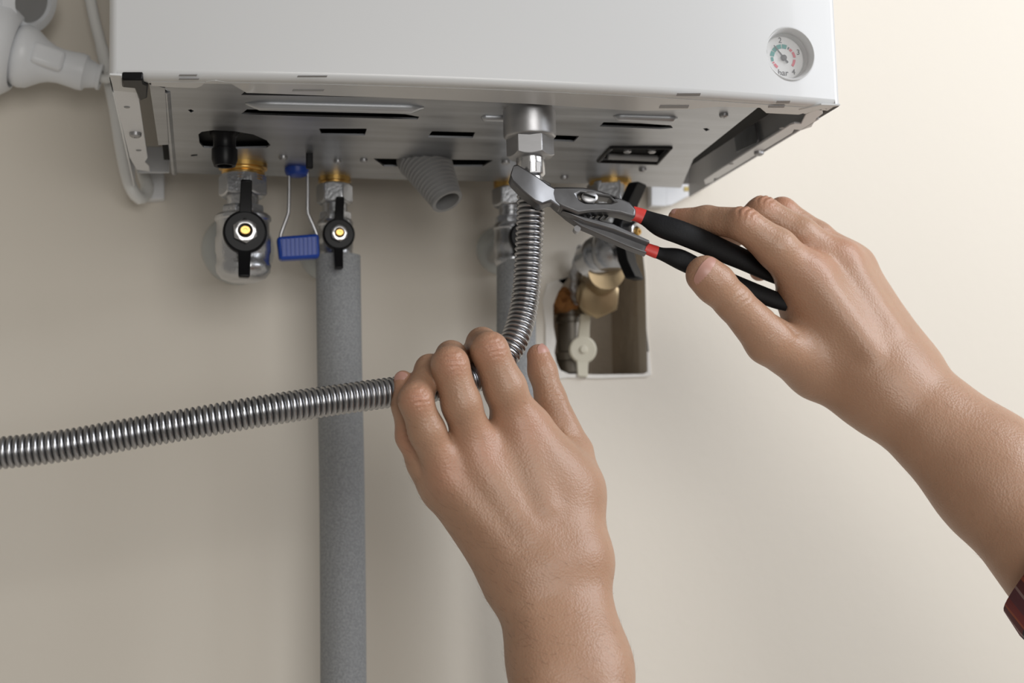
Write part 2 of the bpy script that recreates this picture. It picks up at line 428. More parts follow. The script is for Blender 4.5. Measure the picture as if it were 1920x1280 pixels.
# bottom plate with punched slots
plate_out = [(300, 160), (420, 142), (700, 152), (1000, 168), (1250, 190), (1436, 192), (1428, 196), (1300, 298), (1277, 352), (1190, 349), (1180, 345), (1010, 343), (990, 341), (760, 337), (640, 333), (560, 331), (440, 328), (328, 324), (314, 171)]
def qq(l): return [(Q(u, v, ZP)[0], Q(u, v, ZP)[1]) for u, v in l]
slots = [
    [(462, 169), (640, 171), (800, 180), (802, 184), (640, 181), (452, 178)],
    [(463, 205), (600, 207), (760, 214), (786, 219), (783, 224), (600, 219), (452, 214)],
    [(598, 241), (688, 241), (684, 254), (603, 253)],
    [(810, 246), (891, 248), (886, 259), (802, 257)],
    [(1036, 253), (1086, 255), (1076, 266), (1032, 264)],
    [(1132, 229), (1200, 231), (1258, 235), (1262, 240), (1240, 242), (1124, 237)],
    [(372, 252), (378, 247), (400, 244), (440, 246), (475, 252), (500, 263), (507, 272), (500, 277), (420, 279), (382, 277), (374, 268)],
    [(700, 297), (925, 300), (905, 312), (720, 312)],
    [(1150, 279), (1252, 280), (1228, 303), (1128, 298)],
    [(1160, 197), (1195, 199), (1190, 203), (1155, 201)],
    [(352, 206), (358, 205), (364, 208), (358, 211)], [(358, 290), (370, 289), (370, 292), (358, 293)],
    [(1318, 241), (1325, 240), (1331, 243), (1324, 246)],
    [(690, 180), (700, 179), (700, 181)],
]
slots = [s for s in slots[:9] + slots[10:13]]
mb = MB().sheet(qq(plate_out), [qq(s) for s in slots], lambda x, y: (x, y, ZP), (0, 0, 0.0012))
# folded rims of the plate: left and back edges
l0, l1 = Q(314, 171, ZP), Q(328, 324, ZP)
plate = obj('bottom_plate', mb, M['plate'], boiler, sharp=30)
mb = MB().prism([Q(280, 158, ZP - .001), Q(309, 165, ZP - .001), Q(316, 271, ZP - .001), Q(297, 272, ZP - .001)], (0, 0, 0.002)); obj('side_fold', mb, M['plate'], boiler)
mb = MB().tube([Q(313, 168, ZP + .001), Q(322, 272, ZP + .001), Q(327, 323, ZP + .001)], 0.0022, 8); obj('plate_bead', mb, M['plate'], boiler)
# black backing box above the plate, stands for the shade inside
mb = MB().box((xL + 0.022, YF + 0.02, ZP + 0.005), (xR - 0.024, -0.092, ZTOP - 0.02)); obj('dark_backing', mb, M['void'], boiler, smooth=False)
# raised ribs pressed in the plate
for a, b, r in [((460, 193), (795, 201), 0.0042), ((1150, 217), (1270, 221), 0.0032), ((902, 219), (960, 220), 0.0030)]:
    A, B = Q(*a, ZP), Q(*b, ZP); n = 14; pth = [A + (B - A) * t for t in np.linspace(0, 1, n)]
    rr = [r * min(1, math.sqrt(max(0.05, min(t, 1 - t) * 14))) for t in np.linspace(0, 1, n)]
    mb = MB().tube(pth, rr, 12); obj('pressed_rib', mb, M['plate'], boiler, sharp=70)
# side panels with inturned bottom flanges
mb = MB().box((xL, YF + 0.028, ZF), (xL + 0.0012, -0.045, ZTOP))
mb.prism([Q(u, v, ZF) for u, v in [(210, 160), (256, 158), (259, 176), (277, 296), (272, 304), (280, 312), (281, 322), (256, 318), (243, 296)]], (0, 0, 0.0014))
obj('side_panel', mb, M['whitemat'], boiler, bevel=0.0004)
mb = MB().box((xR - 0.0012, YF + 0.028, ZF), (xR, -0.050, ZTOP))
strip_r = [(1541, 201), (1543, 213), (1531, 222), (1522, 238), (1504, 244), (1489, 243), (1486, 249), (1346, 334), (1339, 334), (1338, 341), (1322, 346), (1320, 338), (1337, 326), (1481, 235), (1490, 232), (1502, 233), (1511, 214), (1533, 205)]
mb.prism([Q(u, v, ZF) for u, v in strip_r], (0, 0, 0.0016))
obj('side_panel', mb, M['whitemat'], boiler, bevel=0.0004)
# steel stiffener inside the right side gap
mb = MB().prism([RP(u, v, (xR - .004, 0, 0), V(1, 0, 0)) for u, v in [(1378, 243), (1417, 219), (1424, 262), (1423, 268), (1384, 286)]], (-0.0015, 0.0, 0)); obj('stiffener', mb, M['plate'], boiler, bevel=.0004)
mb = MB().prism([Q(u, v, ZF - .0006) for u, v in [(1497, 206), (1508, 214), (1532, 207), (1576, 198), (1540, 197)]], (0, 0, .0012)); obj('corner_fold', mb, M['white'], boiler, bevel=.0003)
mb = MB().prism([Q(u, v, ZF - .0004) for u, v in [(205, 141), (228, 142), (230, 161), (254, 163), (257, 174), (213, 170)]], (0, 0, .0012)); obj('corner_fold', mb, M['white'], boiler, bevel=.0003)
# black plastic catch front-left
mb = MB(); mb.prism([Q(u, v, ZF - .0016) for u, v in [(229, 150), (268, 150), (270, 158), (278, 161), (276, 184), (262, 190), (252, 166), (229, 164)]], (0, 0, 0.0045)); obj('plastic_catch', mb, M['black'], boiler, bevel=.0008)
# brackets behind
def pbox(mb, u0, v0, u1, v1, Y, d):
    A = P(u0, v1, Y); B = P(u1, v1, Y); Cc = P(u1, v0, Y); D = P(u0, v0, Y)
    return mb.prism([A, B, Cc, D], (0, d, 0))
mb = pbox(MB(), 258, 274, 318, 324, -0.052, 0.0015); obj('rear_flange', mb, M['whitemat'], boiler, bevel=.003)
mb = MB().prism([P(262, 322, -.012), P(308, 322, -.012), P(308, 372, -.012), P(266, 374, -.012)], (0, .011, 0)); obj('wall_bracket', mb, M['whitemat'], boiler, bevel=.001)
mb = pbox(MB(), 1274, 298, 1322, 345, -0.052, 0.0015); obj('rear_flange', mb, M['whitemat'], boiler, bevel=.001)
mb = MB().prism([P(1221, 340, -.010), P(1250, 340, -.010), P(1250, 386, -.010), P(1221, 386, -.010)], (0, .0095, 0))
k0 = P(1250, 386, -.010); k1 = P(1332, 345, -.010)
mb.prism([P(1249, 386, -.010), P(1260, 384, -.010), P(1337, 343, -.010), P(1337, 325, -.010), P(1249, 325, -.010)], (0, .004, 0)); obj('wall_bracket', mb, M['whitemat'], boiler, bevel=.0006)
mb = pbox(MB(), 1283, 350, 1293, 358, -0.0105, 0.0004); obj('sticker', mb, M['yellow'], boiler, smooth=False)
# screws
def screw(p, r, ax=(0, 0, -1)):
    mb = MB().lathe(p, ax, [(0, r), (r * .55, r * .95), (r * .8, r * .6), (r * .8, 0.25 * r), (r * .5, 0.2 * r)], 20); obj('screw', mb, M['steel'], boiler)
screw(Q(254, 249, ZF), 0.0036); screw(Q(1423, 284, ZF), 0.0034)
for u, v, r in [(531, 293, .003), (633, 301, .0025), (682, 299, .0025), (1357, 214, .0028), (1176, 281, .0028), (1222, 281, .0028), (1205, 316, .0028), (1058, 331, .0028), (948, 302, .003)]:
    screw(Q(u, v, ZP), r)
for u, v in [(1466, 240), (1371, 307), (238, 201), (260, 282)]:
    mb = MB().lathe(Q(u, v, ZF - .0002), (0, 0, -1), [(0, .0017), (.0002, .0015)], 14); obj('rivet', mb, M['slot'], boiler)
# black access frame with flap by the right valve
A = [Q(u, v, ZP - .0005) for u, v in [(1146, 276), (1258, 277), (1232, 306), (1122, 302)]]
mb = MB()
for i in range(4):
    mb.tube([A[i], A[(i + 1) % 4]], 0.0013, 8)
obj('flap_frame', mb, M['black'], boiler)
mb = MB().tube([Q(1140, 293, ZP - .001), Q(1232, 297, ZP - .001)], .0022, 10); obj('flap_rod', mb, M['greyplastic'], boiler)
# black drain nozzle
c = Q(421, 258, ZP); m1 = mpp(c)
mb = MB().lathe(c + V(0, 0, .012), (0, 0, -1), [(0, 27 * m1), (.010, 27 * m1), (.012, 21 * m1), (.019, 21 * m1), (.0195, 24 * m1), (.026, 24 * m1), (.030, 20 * m1), (.030, 14 * m1), (.020, 13 * m1)], 28); obj('drain_nozzle', mb, M['black'], boiler, sharp=50)
# black clip by blue cap
c = Q(580, 288, ZP); mb = MB().obox(c + V(0, 0, -.004), (V(1, 0, 0), V(0, 1, 0), V(0, 0, 1)), .0022, .002, .006); obj('clip', mb, M['black'], boiler, bevel=.0006)
# ribbed condensate stub
A = P(797, 300, -.125); B = P(839, 378, -.140); L = np.linalg.norm(B - A); prof = [(-.006, .0185), (0, .0185)]
N = 13
for i in range(N):
    t = i / N; r = .0172 + (.0108 - .0172) * min(1, t * 1.15)
    prof += [((t + .02) * L, r * .95), ((t + .25 / N) * L + .0004, r * 1.03), ((t + .7 / N) * L, r * 1.03), ((t + .9 / N) * L, r * .95)]
prof += [(L, .0108), (L, .0085), (L - .02, .008)]
mb = MB().lathe(A, B - A, prof, 32); obj('condensate_stub', mb, M['greyplastic'], boiler, sharp=50)
# pressure gauge: recessed cup, dial, marks, needle, cover
gax = nrm(V(-0.03, 1, 0))   # into the panel
gy = bow(gc[0]); g0 = V(gc[0], gy, gc[2])
gauge = obj('pressure_gauge', MB().lathe(g0, gax, [(-.0006, GR * 1.09), (-.0010, GR * 1.04), (-.0004, GR * .99), (.004, GR * .93), (.0085, GR * .90), (.0085, GR * .8), (.014, GR * .8)], 48, caps=False), M['white'], boiler, sharp=60)
dc = g0 + gax * .0088; dr = GR * .86
obj('dial', MB().lathe(dc, -gax, [(0, dr), (.0006, dr)], 40), M['dial'], gauge)
ga, gs, gt = frame(-gax); gs = gs if gs[0] > 0 else -gs
def dp(ang, r, h=0.0008): return dc - gax * h + (gs * math.cos(ang) + gt * math.sin(ang)) * r
def arc(a0, a1, r0, r1, m, nm):
    n = 8; A = [math.radians(a0 + (a1 - a0) * i / n) for i in range(n + 1)]
    pts = [dp(a, r1) for a in A] + [dp(a, r0) for a in A[::-1]]
    obj(nm, MB().prism(pts, -gax * .00012), m, gauge, smooth=False)
for a0, a1, r0, r1, m in [(213, 236, .48, .60, 'pink'), (202, 209, .50, .60, 'pink'), (178, 198, .50, .62, 'teal'), (150, 173, .46, .66, 'teal'), (122, 146, .46, .66, 'teal'), (98, 120, .46, .66, 'teal'), (70, 93, .46, .66, 'teal'), (56, 63, .50, .62, 'ink'), (38, 52, .50, .62, 'pink'), (6, 33, .52, .64, 'pink'), (-38, -4, .50, .62, 'pink')]:
    arc(a0, a1, dr * r0, dr * r1, M[m], 'scale_mark')
mb = MB(); na = math.radians(130); nd = gs * math.cos(na) + gt * math.sin(na); ns = gs * -math.sin(na) + gt * math.cos(na); nb = dc - gax * .0016
mb.prism([nb + nd * dr * .74 + ns * .0002, nb + nd * dr * .74 - ns * .0002, nb - nd * dr * .30 - ns * .0006, nb - nd * dr * .30 + ns * .0006], -gax * .0003)
mb.lathe(nb, -gax, [(0, dr * .14), (.0008, dr * .13), (.0012, dr * .06)], 20); obj('needle', mb, M['ink'], gauge)
def text(s, pos, size, right, up, m, parent, name):
    cu = bpy.data.curves.new(name, 'FONT'); cu.body = s; cu.size = size; cu.align_x = 'CENTER'; cu.align_y = 'CENTER'; cu.extrude = 0.0; cu.offset = size * 0.012
    tmp = bpy.data.objects.new('tmp', cu); C.objects.link(tmp)
    dg = bpy.context.evaluated_depsgraph_get(); me0 = bpy.data.meshes.new_from_object(tmp.evaluated_get(dg))
    vs = [np.array(pos) + right * v.co.x + up * v.co.y for v in me0.vertices]; fs = [tuple(p.vertices) for p in me0.polygons]
    bpy.data.objects.remove(tmp); bpy.data.curves.remove(cu); bpy.data.meshes.remove(me0)
    mb = MB(); mb.v = [tuple(v) for v in vs]; mb.f = fs
    return obj(name, mb, m, parent, smooth=False)
for s, a, r in [('1', 163, .86), ('2', 98, .84), ('3', 22, .84), ('4', -52, .80)]:
    text(s, dp(math.radians(a), dr * r), dr * .36, gs, gt, M['ink'], gauge, 'numeral')
text('bar', dp(math.radians(-93), dr * .70), dr * .40, gs, gt, M['ink'], gauge, 'unit_text')
obj('cover', MB().lathe(g0 + gax * .0045, -gax, [(0, GR * .92), (.0006, GR * .92)], 40), M['lens'], gauge)
# gas outlet collar under the plate
cg = Q(992, 206, ZP); mg = mpp(cg)
mb = MB().lathe(V(cg[0], cg[1], ZP), (0, 0, -1), [(-.004, 49 * mg), (.0155, 49.5 * mg), (.0170, 48 * mg), (.0185, 34 * mg), (.0185, 20 * mg)], 12, phase=.26)
obj('gas_outlet', mb, M['steel'], boiler, bevel=.0006, sharp=40)
# brass nipples
def nipple(u, v, Y, rpx, h):
    c = P(u, v, Y); m = mpp(c); r = rpx * m; z0 = ZP
    pr = [(-.004, r * 1.12), (.003, r * 1.12), (.0035, r)]
    k = 5
    for i in range(k): pr += [(.004 + (h - .004) * (i + .25) / k, r * 1.0), (.004 + (h - .004) * (i + .75) / k, r * .94)]
    pr += [(h, r * .94)]
    obj('brass_nipple', MB().lathe(V(c[0], c[1], z0), (0, 0, -1), pr, 36), M['brass'], boiler, sharp=60)
    return c

# ================================================================== VALVES
def butterfly(parent, c, axis, up, rd, a1, a2, wd, nut_r, stem_r, th=.006, armtilt=0.0, bm='black', nutm='chrome'):
    """hub disc plus two arms, nut and brass stem along axis (towards viewer)"""
    a, s, t = frame(axis, up); c = np.array(c)
    mb = MB().lathe(c, a, [(-.001, rd * .9), (0, rd), (th * .8, rd), (th, rd * .92), (th, rd * .45)], 36)
    for sg, ln in ((1, a1), (-1, a2)):
        d = t * sg
        p = [c + d * rd * .75 + a * th * .4, c + d * (rd + (ln - rd) * .35) + a * th * .7, c + d * ln * .97 + a * (th * 1.3 + armtilt), c + d * ln + a * (th * 1.3 + armtilt)]
        q = []
        for i, (pt, ww, hh) in enumerate(zip(p, (wd * 1.1, wd, wd * .95, wd * .75), (th * .5, th * .55, th * .6, th * .5))):
            q.append([pt + s * ww * .5 - a * hh, pt - s * ww * .5 - a * hh, pt - s * ww * .5 + a * hh, pt + s * ww * .5 + a * hh])
        vs = [x for r in q for x in r]; fs = [(3, 2, 1, 0)]
        for i in range(3):
            for k in range(4): fs.append((i * 4 + k, i * 4 + (k + 1) % 4, (i + 1) * 4 + (k + 1) % 4, (i + 1) * 4 + k))
        fs.append((12, 13, 14, 15)); mb.add(vs, fs)
    h = obj('handle', mb, M[bm], parent, bevel=.0012)
    if nut_r:
        obj('handle_nut', MB().hexnut(c + a * th * .9, a, nut_r, th * .8, up=up, phase=0.1, hole=nut_r * .55), M[nutm], h, bevel=.0003)
        obj('stem', MB().lathe(c, a, [(0, stem_r), (th * 1.75, stem_r), (th * 1.95, stem_r * .8), (th * 1.95, stem_r * .35), (th * 1.8, stem_r * .3)], 24, squash=.85), M['brass'], h)
    return h

def zof(u, v, Y): return P(u, v, Y)[2]
def valve(label, u, Y, rows, rpx, hand, body_end, elbow=True, group=None):
    """rows: v of nut top, nut bottom, neck bottom, collar bottom, body bottom; rpx: nut, neck, collar, body radii in px"""
    c = P(u, rows[0], Y); m = mpp(c); x, y = c[0], c[1]
    rn, rk, rc, rb = [r * m for r in rpx]
    z = [zof(u, v, Y - r_) for v, r_ in zip(rows, (rn * .9, rn * .9, rk, rc, rb))]
    t = thing('ball_valve', (x, y, z[-1]), label, 'valve', group)
    obj('union_nut', MB().hexnut((x, y, z[1]), (0, 0, 1), rn * 1.08, z[0] - z[1], up=(0, -1, 0), phase=.35), M['cast'], t, bevel=.0008)
    mb = MB().lathe((x, y, z[1] + .001), (0, 0, -1), [(0, rk), (z[1] - z[2] + .001, rk)], 32, caps=True)
    mb.lathe((x, y, z[2]), (0, 0, -1), [(-.001, rc * .96), (.0005, rc), (z[2] - z[3], rc), (z[2] - z[3] + .001, rc * .9)], 8, phase=.39)
    h = z[3] - z[4]
    prof = [(-.001, rb * .9), (.001, rb * 1.02), (.003, rb * 1.02), (.004, rb * .95), (h * .3, rb * .95), (h * .34, rb), (h * .55, rb), (h * .6, rb * .96), (h * .72, rb * .95), (h * .76, rb * 1.0), (h * .86, rb * .97), (h * .95, rb * .8), (h, rb * .5)]
    mb.lathe((x, y, z[3]), (0, 0, -1), prof, 40)
    obj('body', mb, M['cast'], t, sharp=40)
    if elbow:
        zc = z[3] - h * .40
        obj('wall_tail', MB().lathe((x, y + rb * .3, zc), (0, 1, 0), [(0, rb * .80), (rb * .8, rb * .62), (-y - rb * .3, rb * .55)], 32), M['cast'], t)
    hu, hv, rd, a1, a2, wd, nr, sr = hand
    hy = Y - rb - .006
    hc = P(hu, hv, hy); hm = mpp(hc)
    obj('stem_boss', MB().lathe((hc[0], Y - rb * .6, hc[2]), (0, -1, 0), [(0, rd * hm * .6), (rb * .4 + .0055, rd * hm * .55)], 24), M['cast'], t)
    butterfly(t, hc, (0, -1, 0.0), (0.03, 0, 1), rd * hm, a1 * hm, a2 * hm, wd * hm, nr * hm, sr * hm)
    return t

Y1 = -0.104; nipple(456, 300, Y1, 40, .0125)
valve('big chrome ball valve with black butterfly handle, leftmost under the boiler', 455, Y1, (318, 362, 384, 397, 520), (42, 29, 40, 51), (459, 437, 41, 96, 88, 22, 24, 10.5), None, group='ball valves under the boiler')
Y2 = -0.072; nipple(627, 322, Y2, 27, .0085)
valve('small chrome ball valve with black handle above the full-length grey pipe', 627, Y2, (339, 377, 398, 409, 500), (32, 23, 31, 33), (634, 441, 30, 68, 68, 16, 16.5, 8), None, group='ball valves under the boiler')
Y3 = -0.066; nipple(952, 326, Y3, 24, .0085)
valve('blurred chrome ball valve hidden behind the vertical steel hose', 955, Y3, (346, 382, 405, 416, 500), (31, 21, 29, 32), (982, 446, 30, 62, 62, 15, 15, 8), None, group='ball valves under the boiler')

# right-hand valve, turned body
Y4 = -0.080; nipple(1143, 312, Y4, 36, .0115)
c = P(1141, 332, Y4); m4 = mpp(c); x4, y4 = c[0], c[1]
v4 = thing('ball_valve', (x4, y4, zof(1141, 510, Y4)), 'chrome ball valve with black handle behind the pliers, rightmost under the boiler', 'valve', 'ball valves under the boiler')
z0, z1 = zof(1141, 333, Y4 - 38 * m4), zof(1141, 388, Y4 - 38 * m4)
obj('union_nut', MB().hexnut((x4, y4, z1), (0, 0, 1), 42 * m4, z0 - z1, up=(0, -1, 0), phase=.2), M['cast'], v4, bevel=.0008)
mb = MB().lathe((x4, y4, z1 + .001), (0, 0, -1), [(0, 30 * m4), (.008, 30 * m4), (.009, 38 * m4), (.012, 38 * m4), (.013, 34 * m4), (.022, 33 * m4), (.024, 36 * m4), (.033, 38 * m4), (.039, 34 * m4), (.044, 22 * m4)], 36)
mb.lathe(V(x4, y4, z1 - .027), nrm(V(-.36, .90, -.22)), [(0, 28 * m4), (.010, 33 * m4), (.012, 37 * m4), (.017, 37 * m4), (.019, 32 * m4), (.030, 30 * m4)], 32)
obj('body', mb, M['cast'], v4, sharp=40)
hc = P(1166, 437, Y4 - .030)
obj('stem_boss', MB().lathe(V(x4, y4, hc[2]), hc - V(x4, y4, hc[2]), [(0, .009), (np.linalg.norm(hc - V(x4, y4, hc[2])), .008)], 24), M['cast'], v4)
ha = nrm(V(.62, -.75, -.05)); hm = mpp(hc)
butterfly(v4, hc, ha, (0.06, 0, 1), 36 * hm, 92 * hm, 90 * hm, 33 * hm, 19 * hm, 9 * hm, th=.0075, armtilt=.002)

# translucent wall plates
def rosette(u, v, Y, rpx, label):
    c = P(u, v, 0.0); m = mpp(c); r = rpx * m
    o = obj('pipe_rosette', MB().lathe((c[0], -.0005, c[2]), (0, -1, 0), [(0, r), (.0015, r * 1.0), (.004, r * .97), (.010, r * .88), (.018, r * .70), (.021, r * .52), (.0195, r * .50), (.0165, r * .68), (.009, r * .85), (.003, r * .92), (.0008, r * .93)], 40, caps=False), M['clear'])
    tag(o, label, 'pipe cover', 'wall rosettes'); return o
rosette(446, 468, 0, 67, 'translucent plastic wall rosette around the big leftmost valve')
rosette(612, 478, 0, 50, 'translucent wall rosette beside the blue grip, behind the grey pipe')
rosette(938, 470, 0, 46, 'cloudy translucent wall rosette behind the valve next to the steel hose')

# insulated pipes
def ins_pipe(label, pts, r, grp):
    path, s = resample(spline(pts, 10), .012)
    o = obj('insulated_pipe', MB().tube(path, r, 40), M['foam']); tag(o, label, 'pipe', grp); return o
def pb(u, v, Y): return P(u, v, Y)
m2 = mpp(P(634, 700, Y2))
ins_pipe('thick grey foam-insulated pipe running full height left of the hands', [P(634, 480, Y2), P(637, 700, Y2), P(641, 900, Y2), P(643, 1100, Y2), P(644, 1290, Y2), P(645, 1500, Y2)], 42 * m2, 'insulated pipes')
m3 = mpp(P(970, 600, Y3))
ins_pipe('grey foam-insulated pipe half hidden behind the steel hose and left hand', [P(968, 490, Y3), P(969, 700, Y3), P(978, 900, Y3), P(986, 1100, Y3), P(993, 1290, Y3), P(1000, 1500, Y3)], 37 * m3, 'insulated pipes')

# ================================================================== NICHE FITTINGS
Yn = 0.030
t = thing('shutoff_valve', P(1070, 700, Yn), 'old steel shut-off valve with cream butterfly handle inside the wall recess', 'valve')
c = P(1070, 560, Yn); mn = mpp(c)
zb = zof(1070, 712, Yn)
obj('body', MB().lathe((c[0], Yn, zof(1070, 556, Yn)), (0, 0, -1), [(0, 20 * mn), (.003, 26 * mn), (.016, 27 * mn), (.017, 30 * mn), (.021, 30 * mn), (.022, 27 * mn), (.045, 28 * mn), (.046, 31 * mn), (.052, 31 * mn), (.053, 27 * mn), (.062, 27 * mn)], 28), M['oldsteel'], t, sharp=40)
hc = P(1092, 656, 0.004); hm = mpp(hc)
obj('stem_boss', MB().lathe(V(hc[0], Yn, hc[2]), hc - V(hc[0], Yn, hc[2]), [(0, .005), (np.linalg.norm(hc - V(hc[0], Yn, hc[2])), .005)], 16), M['oldbrass'], t)
butterfly(t, hc, (-.1, -1, 0), (.08, 0, 1), 26 * hm, 66 * hm, 52 * hm, 20 * hm, 0, 0, th=.004, bm='cream')
obj('handle_screw', MB().lathe(hc + V(0, -.004, 0), (0, -1, 0), [(0, 8 * hm), (.001, 7 * hm), (.0012, 3 * hm)], 16), M['cream'], t)
e = thing('elbow_fitting', P(1120, 585, .01), 'tarnished brass elbow with hex plug at the top of the wall recess', 'fitting')
pc = P(1121, 556, -.016); pm = mpp(pc); pax = nrm(V(-.10, -1, -.22))
obj('plug', MB().hexnut(pc - pax * .004, pax, 41 * pm, .012, up=(.3, 0, 1), phase=.2), M['oldbrass'], e, bevel=.0008)
obj('elbow_body', MB().lathe(pc - pax * .008, pax, [(-.034, 30 * pm), (-.018, 34 * pm), (.002, 38 * pm), (.005, 39 * pm), (.0058, 34 * pm)], 28), M['oldbrass'], e)
top = P(1138, 508, Y4 + .012)
obj('neck', MB().tube(spline([pc - pax * .022, pc - pax * .016 + V(.004, 0, .010), top], 6), [31 * pm] * 7 + [33 * pm] * 6, 24), M['oldbrass'], e)
A = P(1076, 572, Yn); B = P(1098, 552, .024)
obj('branch', MB().tube(spline([A, B, pc - pax * .026], 6), 22 * pm, 20), M['oldbrass'], e)
# crumpled foil on the left of the valve
path = spline([P(1094, 462, -.016), P(1082, 500, -.008), P(1078, 540, .004), P(1084, 566, .012)], 8)
o = obj('foil_wrap', MB().tube(path, [11 * m4 * (1 + .14 * math.sin(i * 1.3)) for i in range(len(path))], 14), M['foil']); tag(o, 'crumpled silver foil strip on the left of the rightmost valve, at the wall recess', 'foil')
# orange foam lump
rnd = random.Random(3); mb = MB()
bm = bmesh.new(); bmesh.ops.create_icosphere(bm, subdivisions=3, radius=1.0)
c = P(1056, 566, .030)
for vtx in bm.verts:
    d = vtx.co.normalized(); k = 1 + .18 * math.sin(d.x * 7 + 1) * math.cos(d.z * 6) + rnd.uniform(-.06, .06)
    vtx.co = Vector((d.x * .013 * k, d.y * .018 * k, d.z * .011 * k))
mb.add([c + np.array(v.co) for v in bm.verts], [tuple(v.index for v in f.verts) for f in bm.faces]); bm.free()
o = obj('expanding_foam', mb, M['rust']); tag(o, 'lump of rusty orange foam at upper left corner of the wall recess', 'foam')

# ================================================================== FILLING KEY
Yk = -0.098
k = thing('filling_key', P(557, 487, Yk), 'blue plastic filling key on a wire loop between the two left valves', 'filling key')
c = P(556, 300, Yk); mk = mpp(c)
mb = MB().lathe(c + V(0, 0, .002), (0, 0, -1), [(0, 18 * mk), (.001, 22 * mk), (.010, 22.5 * mk), (.0125, 20 * mk), (.0135, 14 * mk)], 18); obj('cap', mb, M['blue'], k, bevel=.0006)
for pts in ([(542, 322), (542, 360), (541, 398), (538, 408), (526, 442), (528, 456)], [(577, 318), (577, 360), (577, 396), (580, 406), (594, 440), (592, 456)]):
    obj('wire', MB().tube(resample(spline([P(u, v, Yk) for u, v in pts], 6), .003)[0], 3.4 * mk, 10), M['steel'], k)
mb = MB(); A = [P(u, v, Yk - .004) for u, v in [(519, 443), (598, 437), (600, 482), (524, 487)]]
mb.prism(A, (0, .010, 0)); g = obj('grip', mb, M['blue'], k, bevel=.0022, segs=3)
for i in range(9):
    u = 529 + i * 8; mb = MB().tube([P(u, 447 - i * .5, Yk - .0042), P(u + 1, 480 - i * .5, Yk - .0042)], 1.1 * mk, 6); obj('grip_rib', mb, M['blue'], g)

# ================================================================== POWER ADAPTER, PLUG, CABLES
Yp = -0.045
ad = thing('socket_adapter', P(-20, 190, Yp), 'rounded white multi-socket adapter at the upper left edge of the photo', 'socket')
A = P(36, 103, Yp); B = P(190, 145, Yp); pa = nrm(B - A); mp_ = mpp(A)
mb = MB().lathe(A - pa * .055, pa, [(0, .020), (.004, .029), (.014, .0335), (.034, .0345), (.046, .032), (.053, .026), (.0535, .0235), (.046, .0225)], 44)
obj('socket_ring', mb, M['plastic'], ad, sharp=50)
A2 = P(62, 4, Yp - .012); pa2 = nrm(V(.62, -.55, -.35))
mb = MB().lathe(A2 - pa2 * .05, pa2, [(0, .016), (.005, .024), (.03, .026), (.047, .0225), (.050, .0165), (.0505, .0150), (.040, .0145)], 40)
obj('socket_ring', mb, M['plastic'], ad, sharp=50)
obj('socket_well', MB().lathe(A2 - pa2 * .004, pa2, [(0, .0149), (.0005, .0149)], 32), M['greyplastic'], ad)
mb = MB().tube([P(-150, -60, Yp + .02), P(-60, 60, Yp + .012), P(-20, 150, Yp + .012)], [.04, .042, .03], 32); obj('adapter_body', mb, M['plastic'], ad)
pl = thing('power_plug', (A + B) / 2, 'white two-pin power plug pushed sideways into the white adapter', 'plug')
L = np.linalg.norm(B - A)
prof = [(-.004, 52), (0, 58), (8 * mp_, 60), (22 * mp_, 57), (34 * mp_, 49), (46 * mp_, 41), (60 * mp_, 35), (76 * mp_, 32.5), (95 * mp_, 33.5), (112 * mp_, 35), (122 * mp_, 34), (126 * mp_, 28), (140 * mp_, 24), (L - 8 * mp_, 22.5), (L - 5 * mp_, 25), (L, 24.5), (L, 13), (L - .01, 13)]
prof = [(a, b * mp_) for a, b in prof]
sq = lambda s: s
obj('plug_body', MB().lathe(A, pa, prof, 40, squash=1.0), M['plastic'], pl, sharp=50)
side = nrm(np.cross(pa, V(0, 1, 0)))
mb = MB().obox(A + pa * .021 + V(0, -.0145, 0) - side * 0, frame(nrm(pa + V(0, .28, 0)), (0, 0, 1)), .011, .004, .0075); obj('finger_pad', mb, M['plastic'], pl, bevel=.003, segs=3)
cc = P(226, 128, Yp + .01)
obj('cord', MB().tube(spline([B - pa * .008, B + pa * .004, P(212, 135, Yp + .002), cc, P(300, 90, Yp + .02)], 8), 8.5 * mp_, 14), M['cable'], pl)
pts = [(160, -60, -.03), (168, -10, -.03), (178, 40, -.03), (191, 90, -.03), (203, 140, -.03), (216, 205, -.033), (226, 270, -.034), (236, 320, -.034), (246, 352, -.034), (260, 371, -.030), (272, 366, -.024), (276, 348, -.022), (270, 330, -.020), (262, 300, -.018)]
path, s = resample(spline([P(*p) for p in pts], 8), .004)
o = obj('boiler_cable', MB().tube(path, [.0040 if q < .06 else .0046 for q in s], 16), M['cable']); tag(o, 'white cable hanging down beside the left end of the boiler', 'cable')

# ================================================================== CORRUGATED HOSE
hx, hy_ = cg[0], cg[1]
hose = thing('corrugated_hose', (hx, hy_, zof(993, 372, hy_)), 'flexible corrugated stainless steel hose bending from boiler outlet through the left hand', 'hose')
Hp = [(996, 345, hy_), (995, 390, hy_), (993, 440, hy_), (990, 500, hy_), (986, 550, hy_ - .001), (978, 597, hy_ - .003), (962, 642, hy_ - .007), (934, 683, hy_ - .010), (892, 708, hy_ - .015), (845, 720, hy_ - .020), (795, 727, hy_ - .024), (735, 735, hy_ - .027), (620, 751, hy_ - .034), (500, 769, hy_ - .040), (380, 790, hy_ - .040), (250, 812, hy_ - .039), (120, 835, hy_ - .038), (0, 849, hy_ - .036), (-120, 858, hy_ - .034), (-300, 862, hy_ - .03)]
HOSE_PATH = spline([P(*p) for p in Hp], 24)
SUB = 8; PITCH = .00310
path, s = resample(HOSE_PATH, PITCH / SUB)
rr = []
for q in s:
    f = (q / PITCH) % 1.0
    rr.append(.0060 + .0023 * math.sqrt(max(0.0, math.sin(math.pi * f))))
